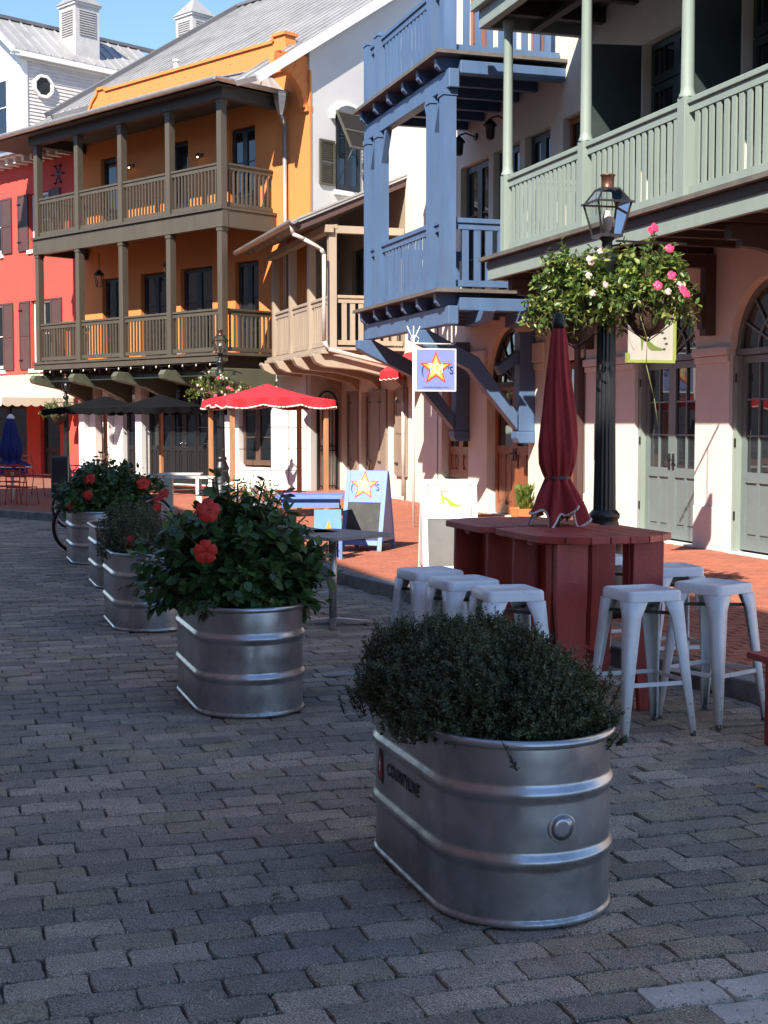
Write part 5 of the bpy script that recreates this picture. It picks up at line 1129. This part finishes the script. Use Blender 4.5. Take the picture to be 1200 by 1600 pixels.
def a_frame(loc, rz, w_, h, lean, mat, inner, label):
    t = thing('pavement_sign', label, 'signboard', loc, rz, 'folding boards on the sidewalk'); f = .055; al = math.atan2(lean, h)
    def panel(sgn):
        m = MB(); m.box(-w_/2, -w_/2+f, -.02, 0, 0, h); m.box(w_/2-f, w_/2, -.02, 0, 0, h); m.box(-w_/2+f, w_/2-f, -.02, 0, h*.60, h); m.box(-w_/2+f, w_/2-f, -.02, 0, .07, .13)
        o = m.build('panel', mat, t, bevel=.003); c = MB(); c.box(-w_/2+f, w_/2-f, -.012, -.004, .13, h*.60); c.build('chalkboard', inner, o)
        o.rotation_euler = (-al, 0, 0 if sgn > 0 else math.pi); o.location = (0, -lean if sgn > 0 else lean, 0); return o
    o = panel(1); panel(-1); 
    for sx in (-1, 1):
        m = MB(); m.prism([(-lean*.98, .12), (lean*.98, .12), (.01, h-.05), (-.01, h-.05)], 'x', sx*(w_/2-.012), sx*(w_/2-.006)); m.build('side_sheet', mat, t)
    return o
pf = a_frame((4.93, 16.13, .11), R(-36), .52, .98, .26, ABLUE, CHALK, 'blue folding board with a red and yellow star above an empty chalkboard'); star_sign(pf, .19, -.0205, -.02, .79)
pf = a_frame((4.82, 13.05, .11), R(-14), .55, 1.0, .30, AWHITE, M('grey_chalkboard', (.13,.125,.12), .7, var=.2), 'white folding board with a lime green high heel shoe above a grey chalkboard')
MB().prism([(u, .80+v) for u, v in shoe_poly(.17)], 'y', -.0245, -.0206).build('shoe_print', LIME, pf)
m = MB(); m.box(-.21,.21,-.0225,-.0206,.625,.631); m.box(-.21,.21,-.0225,-.0206,.947,.953); m.box(-.216,-.2101,-.0225,-.0206,.625,.953); m.box(.2101,.216,-.0225,-.0206,.625,.953); m.build('printed_border', CHALK, pf)
sp = cam_pt(646, 700, 20.5)
t = thing('sign_post', 'thin pale post with a three pronged tip holding the hanging star sign', 'sign post', (sp.x, sp.y, .1))
m = MB(); m.cyl((0,0,0), (0,0,2.80), .018, .016, 10); m.build('pole', WHITE, t); m = MB(); m.cyl((0,.0,2.68), (.62,0,2.68), .010)
for a in (-.10, 0, .10): m.tube([(0,0,2.72), (a,0,2.93)], .008, 5)
m.tube([(.02+.06*math.cos(q/3), 0, 2.74+.05*math.sin(q/3)) for q in range(19)], .006, 5); m.build('arm', WHITE, t)
t = thing('hanging_sign', 'square blue hanging sign with a red and yellow star beside the blue brackets', 'sign', (sp.x+.33, sp.y-.02, 2.40), R(-3))
m = MB(); m.box(-.29,.29,-.015,.015,-.29,.29); o = m.build('board', M('sign_blue', (.20,.25,.52), .45, var=.05), t)
m = MB(); m.box(-.31,.31,-.02,.02,.291,.31); m.box(-.31,.31,-.02,.02,-.31,-.291); m.box(-.31,-.291,-.02,.02,-.29,.29); m.box(.291,.31,-.02,.02,-.29,.29); m.build('frame', LETW, t)
star_sign(o, .255, -.016, 0, .02); q = link('lettering', text_mesh('CHILDRENS SHOES & TOYS', .036, LETB, .0005, xs=.9), o, (0, -.017, -.255), (R(90), 0, 0))
for sx in (-.2, .2): MB().cyl((sx,0,.31), (sx,0,.38), .005).build('hook', IRON, t)
t = thing('hanging_sign', 'pale green edged hanging sign with a green high heel shoe under the sage balcony', 'sign', (6.98, 12.96, 2.56), R(0))
m = MB(); m.box(-.25,.25,-.012,.012,-.29,.25); o = m.build('board', M('sign_cream', (.42,.39,.34), .6), t)
m = MB(); m.box(-.27,.27,-.03,.03,-.32,-.291); m.box(.251,.28,-.03,.03,-.29,.25); m.box(-.27,-.251,-.03,.03,-.29,-.22); m.build('frame', M('sign_lime_edge', (.28,.33,.07), .5), t)
MB().prism([(u-.02, v-.09) for u, v in shoe_poly(.22)], 'y', -.016, -.0122).build('shoe_print', LIMED, o)
m = MB()
for k in range(8): zz = -.18+.055*k; x_ = .15+.025*math.sin(k*1.4); m.prism([(x_-.025, zz), (x_, zz-.014), (x_+.022, zz+.005), (x_, zz+.016)], 'y', -.0145, -.0122)
m.build('vine_print', M('vine_print_paint', (.06,.07,.03), .6), o)
m = MB(); pts = [(.05-.22*math.cos(R(a)), -.0135, -.02+.20*math.sin(R(a))) for a in range(-10, -130, -12)]; m.tube([(-.16-.08*math.cos(R(a)), -.0135, -.06-.14*math.sin(R(a))) for a in range(0, 80, 10)], .002, 4); m.build('line_print', STEMM, o)
m = MB(); m.cyl((-.2,0,.25), (-.2,0,.9), .006); m.cyl((.2,0,.25), (.2,0,.9), .006); m.beam((-.4,0,.9), (.4,0,.9), .02, .02); m.build('bracket', IRON, t)
# small red shop awning
t = thing('shop_awning', 'small bright red shop awning with white script and scalloped hem', 'awning', (8.8, 26.2, 0), R(-90))
m = MB(); m.add([(0,-.01,3.0),(1.15,-.01,3.0),(1.15,-.55,2.62),(0,-.55,2.62),(0,-.01,2.45),(1.15,-.01,2.45)], [(0,1,2,3),(0,3,4),(1,5,2)])
pts = [(1.15*k/18, 2.48-.03*abs(math.sin(math.pi*k/4.5))) for k in range(19)]; m.add([(a,-.552,b) for a, b in pts]+[(a,-.552,2.62) for a, b in pts], [(k, k+1, 20+k, 19+k) for k in range(18)])
m.build('awning_cloth', REDB, t, fix=False); h = MB(); h.tube([(a,-.556,b) for a, b in pts], .01, 5); h.build('trim', TRIM, t)
q = link('lettering', text_mesh('JUT', .17, LETW, .001, shear=.4), t, (.42, -.34, 2.80), (R(35), 0, 0))

# ------------------------------------------------------------------ tables, chairs, bicycles and the rest
def bistro(x, y, z, rz, label):
    t = thing('bistro_table', label, 'table', (x, y, 0), R(rz), 'pale topped bistro tables on the street'); n = []
    for sx, sy, a0 in ((1,1,0),(-1,1,90),(-1,-1,180),(1,-1,270)):
        for k in range(5): q = R(a0+22.5*k); n.append((sx*.30+.06*math.cos(q), sy*.30+.06*math.sin(q)))
    MB().prism(n, 'z', z-.028, z).build('table_top', TTOP, t, bevel=.005); MB().cyl((0,0,.05), (0,0,z-.03), .032, .032, 16).build('post', STEEL, t)
    m = MB()
    for k in range(4): a = k*math.pi/2+.78; m.beam((0,0,.04), (.30*math.cos(a), .30*math.sin(a), .018), .06, .03, w2=.035, h2=.02)
    m.build('base', STEEL, t); return t
bistro(3.04, 10.92, .74, 30, 'pale square bistro table on a steel post, nearer the kerb beside the big hibiscus'); bistro(2.72, 11.3, .74, 10, 'bistro table half hidden behind the big hibiscus, only its steel foot showing')
def chair(t, mat, s=1.):
    MB().box(-.21,.21,-.21,.21,.43,.45).build('seat', mat, t)
    for sx in (-1,1):
        m = MB(); m.tube([(sx*.2,-.2,.43),(sx*.23,-.25,0)], .011, 6); m.build('leg', mat, t); m = MB(); m.tube([(sx*.2,.2,.43),(sx*.22,.27,0)], .011, 6); m.build('leg', mat, t)
        m = MB(); m.tube([(sx*.2,.2,.44),(sx*.2,.26,.86)], .011, 6); m.build('back_post', mat, t)
    for z in (.84, .74, .64, .54): MB().beam((-.2,.2+.06*(z-.44)/.42,z), (.2,.2+.06*(z-.44)/.42,z), .012, .035 if z > .8 else .02).build('back_slat', mat, t)
for i, (px, py_, d, rz, lb) in enumerate(((8, 0, 26.6, 200, 'red metal cafe chair at the photo\'s left edge, nearest the kerb'), (34, 0, 26.2, 150, 'red metal cafe chair right of its twin beside the white post'), (60, 0, 29.5, 60, 'red metal cafe chair in the shade behind the white cafe table'))):
    p = cam_pt(px, 760, d); t = thing('cafe_chair', lb, 'chair', (p.x, p.y, .0 if d < 28 else .11), R(rz), 'red metal cafe chairs at far left'); chair(t, REDM)
p = cam_pt(16, 740, 27.6); t = thing('cafe_table', 'white cafe table under the closed navy umbrella', 'table', (p.x, p.y, .05)); MB().lathe([(0,.74),(.42,.74),(.42,.715),(0,.715)], 28).build('table_top', WHITE, t); MB().cyl((.05,0,0), (.05,0,.72), .022).build('post', WHITE, t); MB().lathe([(0,.03),(.2,.02),(.2,0)], 20).build('base', WHITE, t)
p = cam_pt(94, 760, 28.5); t = thing('menu_board', 'tall dark menu board standing before the red shop', 'board', (p.x, p.y, .11), RB*.4); MB().box(-.16,.16,-.02,.02,0,.82).build('panel', M('dark_board', (.03,.028,.028), .4), t); m = MB(); m.box(-.18,-.161,-.03,.03,0,.86); m.box(.161,.18,-.03,.03,0,.86); m.box(-.16,.16,-.03,.03,.821,.86); m.build('frame', M('dull_grey_frame', (.12,.12,.12), .4), t)
# blue picnic table and chair
p = cam_pt(490, 780, 16.2); t = thing('blue_table', 'bright blue painted table left of the blue folding board', 'table', (p.x, p.y, .11), R(-17)); m = MB(); m.box(-.42,.34,-.35,.35,.66,.70); m.build('table_top', ABLUE, t, bevel=.004); m = MB(); m.box(-.36,.30,-.30,-.27,.56,.658); m.box(-.36,.30,.27,.30,.56,.658); m.build('apron', ABLUE, t)
for sx, sy in ((-.34,-.27),(.28,-.27),(-.34,.27),(.28,.27)): MB().box(sx-.03,sx+.03,sy-.03,sy+.03,0,.559).build('leg', M('dark_red_leg', (.12,.03,.03), .5), t)
p = cam_pt(512, 800, 15.6); t = thing('blue_box_chair', 'small bright blue chair with an orange triangle painted on its back', 'chair', (p.x, p.y, .11), R(-17)); MB().box(-.15,.15,-.02,.0,.30,.56).build('backrest', M('sky_blue_paint', (.16,.33,.70), .45), t); MB().prism([(-.03,.33),(.05,.33),(.01,.43)], 'y', -.024, -.0205).build('triangle_print', STARO, t)
MB().box(-.17,.17,-.03,.30,.22,.29).build('seat', ABLUE, t)
for sx in (-.14,.14):
    for sy in (0,.26): MB().box(sx-.02,sx+.02,sy-.02,sy+.02,0,.219).build('leg', ABLUE, t)
# white slatted tables and post
for k, (px, d, w_, lb) in enumerate(((298, 21.0, .36, 'low white slatted table left of the black doors, the nearer of two'), (282, 22.4, .34, 'low white slatted table, the farther of two beside the pointed post'))):
    p = cam_pt(px, 750, d); t = thing('slatted_table', lb, 'table', (p.x, p.y, .11), R(-17), 'white slatted tables')
    for j in range(4): MB().box(-w_,w_,-.22+j*.11,-.22+j*.11+.10,.70-k*.0,.725).build('slat', AWHITE, t)
    for sx in (-w_+.05, w_-.05):
        for sy in (-.18,.18): MB().box(sx-.025,sx+.025,sy-.025,sy+.025,0,.699).build('leg', AWHITE, t)
p = cam_pt(264, 770, 20.6); t = thing('fence_post', 'pale green pointed wooden post beside the white slatted tables', 'post', (p.x, p.y, .1), R(-17)); m = MB(); m.box(-.052,.052,-.052,.052,0,.72); o = m.build('shaft', M('pale_green_paint', (.45,.48,.36), .55), t)
m = MB(); m.add([(-.06,-.06,.721),(.06,-.06,.721),(.06,.06,.721),(-.06,.06,.721),(0,0,.79)], [(0,1,4),(1,2,4),(2,3,4),(3,0,4),(3,2,1,0)]); m.build('cap', M('pale_green_paint', (.45,.48,.36)), t)
# white flowering pots
def white_pot(px, py, d, label, seed):
    p = cam_pt(px, py, d); z = p.z; t = thing('flower_pot', label, 'potted plant', (p.x, p.y, .11)); h = max(.25, z-.3); MB().lathe([(0,0),(.13,0),(.18,h),(.19,h),(.19,h-.04)], 18).build('pot', M('grey_pot', (.2,.2,.2), .6), t)
    g = np.random.default_rng(seed); n = 260; dv = unit(g.normal(size=(n,3))*np.array([1,1,.7])+np.array([0,0,.3])); P = dv*g.uniform(.1,.26,(n,1))+np.array([0,0,h+.08]); leaf_cloud('foliage', P, unit(dv+g.normal(0,.5,(n,3))), unit(g.normal(size=(n,3))+np.array([0,0,1])), g.uniform(.04,.07,n), LANCE, [LEAF_B], np.zeros(n, int), t)
    for k in range(16):
        v = dv[k]; v = unit(v+np.array([0,-.5,.5])); q = v*.26; flower(t, (q[0], q[1], q[2]+h+.08), tuple(v), .032, PET_W, False)
white_pot(372, 765, 18.5, 'pot of white flowers showing above the big hibiscus, left one', 3); white_pot(408, 762, 18.9, 'pot of white flowers showing above the big hibiscus, right one', 4); white_pot(236, 755, 22, 'pot of white flowers left of the pointed post', 6)
t = thing('plant_pot', 'square terracotta pot with a small spiky green plant by the wooden door', 'potted plant', (8.45, 19.55, .11)); m = MB(); m.add([(-.14,-.14,0),(.14,-.14,0),(.14,.14,0),(-.14,.14,0),(-.18,-.18,.24),(.18,-.18,.24),(.18,.18,.24),(-.18,.18,.24)], [(3,2,1,0),(0,1,5,4),(1,2,6,5),(2,3,7,6),(3,0,4,7)]); m.add([(-.17,-.17,.22),(.17,-.17,.22),(.17,.17,.22),(-.17,.17,.22)], [(0,1,2,3)]); m.build('pot', TERRA, t)
g = np.random.default_rng(2); n = 420; a = g.uniform(0,6.28,n); P = np.stack([.13*np.cos(a)*g.random(n), .13*np.sin(a)*g.random(n), .22+.3*g.random(n)], 1); leaf_cloud('foliage', P, unit(np.stack([.4*np.cos(a), .4*np.sin(a), np.ones(n)], 1)+g.normal(0,.15,(n,3))), unit(g.normal(size=(n,3))), g.uniform(.06,.13,n), LANCE, [LEAF_B, LEAF_B2], g.integers(0,2,n), t)
# bicycles
def bicycle(px, py, d, label):
    p = cam_pt(px, py, d); t = thing('bicycle', label, 'bicycle', (p.x, p.y, 0), -YAW+R(38), 'bicycles leaning behind the hibiscus')
    r = .34; FR = M('bike_frame_paint', (.02,.02,.025), .3)
    for cx in (0, 1.05):
        m = MB(); N = 40; vs = []; 
        for k in range(N):
            q = 2*math.pi*k/N
            for j in range(8): w_ = 2*math.pi*j/8; rr = r-.022+.022*math.cos(w_); vs.append((cx+rr*math.cos(q), .022*math.sin(w_), r+rr*math.sin(q)))
        m.add(vs, [(k*8+j, k*8+(j+1) % 8, ((k+1) % N)*8+(j+1) % 8, ((k+1) % N)*8+j) for k in range(N) for j in range(8)], 0, True); wh = m.build('wheel', TYRE, t)
        m = MB(); vs = []
        for k in range(N):
            q = 2*math.pi*k/N
            for rr, yy in ((r-.062,-.012),(r-.04,-.014),(r-.04,.014),(r-.062,.012)): vs.append((cx+rr*math.cos(q), yy, r+rr*math.sin(q)))
        m.add(vs, [(k*4+j, k*4+(j+1) % 4, ((k+1) % N)*4+(j+1) % 4, ((k+1) % N)*4+j) for k in range(N) for j in range(4)]); m.build('rim', M('pale_rim', (.55,.53,.5), .3, metal=.5), wh)
        m = MB()
        for k in range(18): q = 2*math.pi*k/18; m.cyl((cx+.02*math.cos(q+1),0,r+.02*math.sin(q+1)), (cx+(r-.06)*math.cos(q),0,r+(r-.06)*math.sin(q)), .002, n=4)
        m.cyl((cx,-.04,r), (cx,.04,r), .02); m.build('spokes', CHROME, wh)
    m = MB(); m.tube([(0,0,r),(.16,0,.78),(.19,0,.95)], .016); m.tube([(.17,0,.80),(.62,0,.80)], .016); m.tube([(.17,0,.72),(.5,0,.30)], .018); m.tube([(.5,0,.30),(.64,0,.9)], .016); m.tube([(.5,0,.30),(1.05,0,r)], .011); m.tube([(.62,0,.78),(1.05,0,r)], .010); m.build('frame', FR, t)
    m = MB(); m.tube([(.19,0,.95),(.14,-.05,.98),(.10,-.28,.97)], .012); m.tube([(.19,0,.95),(.14,.05,.98),(.10,.28,.97)], .012); m.build('handlebar', CHROME, t)
    m = MB(); m.prism([(-.14,-.03),(.12,-.08),(.14,0),(.12,.08),(-.14,.03)], 'z', 0, .04); s_ = m.build('saddle', TYRE, t); s_.location = (.64, 0, .90)
    m = MB(); m.cyl((.5,-.05,.30), (.5,.05,.30), .05, n=14); m.beam((.5,-.06,.30), (.62,-.06,.18), .015, .02); m.beam((.5,.06,.30), (.38,.06,.42), .015, .02); m.build('crank', CHROME, t)
bicycle(121, 860, 17.6, 'nearer bicycle, its front wheel showing left of the farthest tank'); bicycle(113, 810, 21.6, 'farther bicycle, wheel showing just above the nearer one')
# string of bulbs under the orange building's balcony
m = MB(); m.tube([(-7.5+.5*k, -1.64, 2.98-.04*(k % 2)) for k in range(16)], .006, 4); wr = m.build('light_string', IRON, Ao)
for k in range(15): MB().lathe([(0,-.05),(.015,-.04),(.018,-.02),(.010,.01),(0,.02)], 8, (-7.25+.5*k, -1.64, 2.95)).build('bulb', BULB, wr)
sky_blocker = thing('row_house', 'long sand coloured terrace added out of view to block low sky', 'building', (-24, 12, 0), R(90)); MB().box(0, 70, 0, 9, 0, 9.5).build('wall', M('sand_stucco', (.55,.48,.38)), sky_blocker); MB().prism([(-.4,9.4),(9.4,9.4),(4.5,12)], 'x', -.3, 70.3).build('roof', ROOFD, sky_blocker)  # unseen terrace, added to block low sky and deepen the balcony shade
# a few fallen leaves
for i, (px, py, col, lb) in enumerate(((154, 1102, (.35,.33,.12), 'pale yellow fallen leaf on the cobbles left of the second tank'), (440, 1400, (.08,.10,.02), 'dark green fallen leaf on the cobbles left of the nearest tank'), (1178, 1232, (.5,.25,.04), 'orange fallen leaf on the cobbles right of the nearest tank'))):
    r_ = cam_pt(px, py, 1.); dv = r_-Vector((0,0,CAMH)); tt = -CAMH/dv.z; p = Vector((0,0,CAMH))+dv*tt; m = MB(); m.add((OVATE[0]*np.array([.045,.045,.06])).tolist(), OVATE[1]); o = m.build('fallen_leaf', M('dry_leaf_%s' % ('yellow','green','orange')[i], col, .7), None, fix=False); o.location = (p.x, p.y, .008); o.rotation_euler = (.1, .1, i*2.1); tag(o, lb, 'leaf')
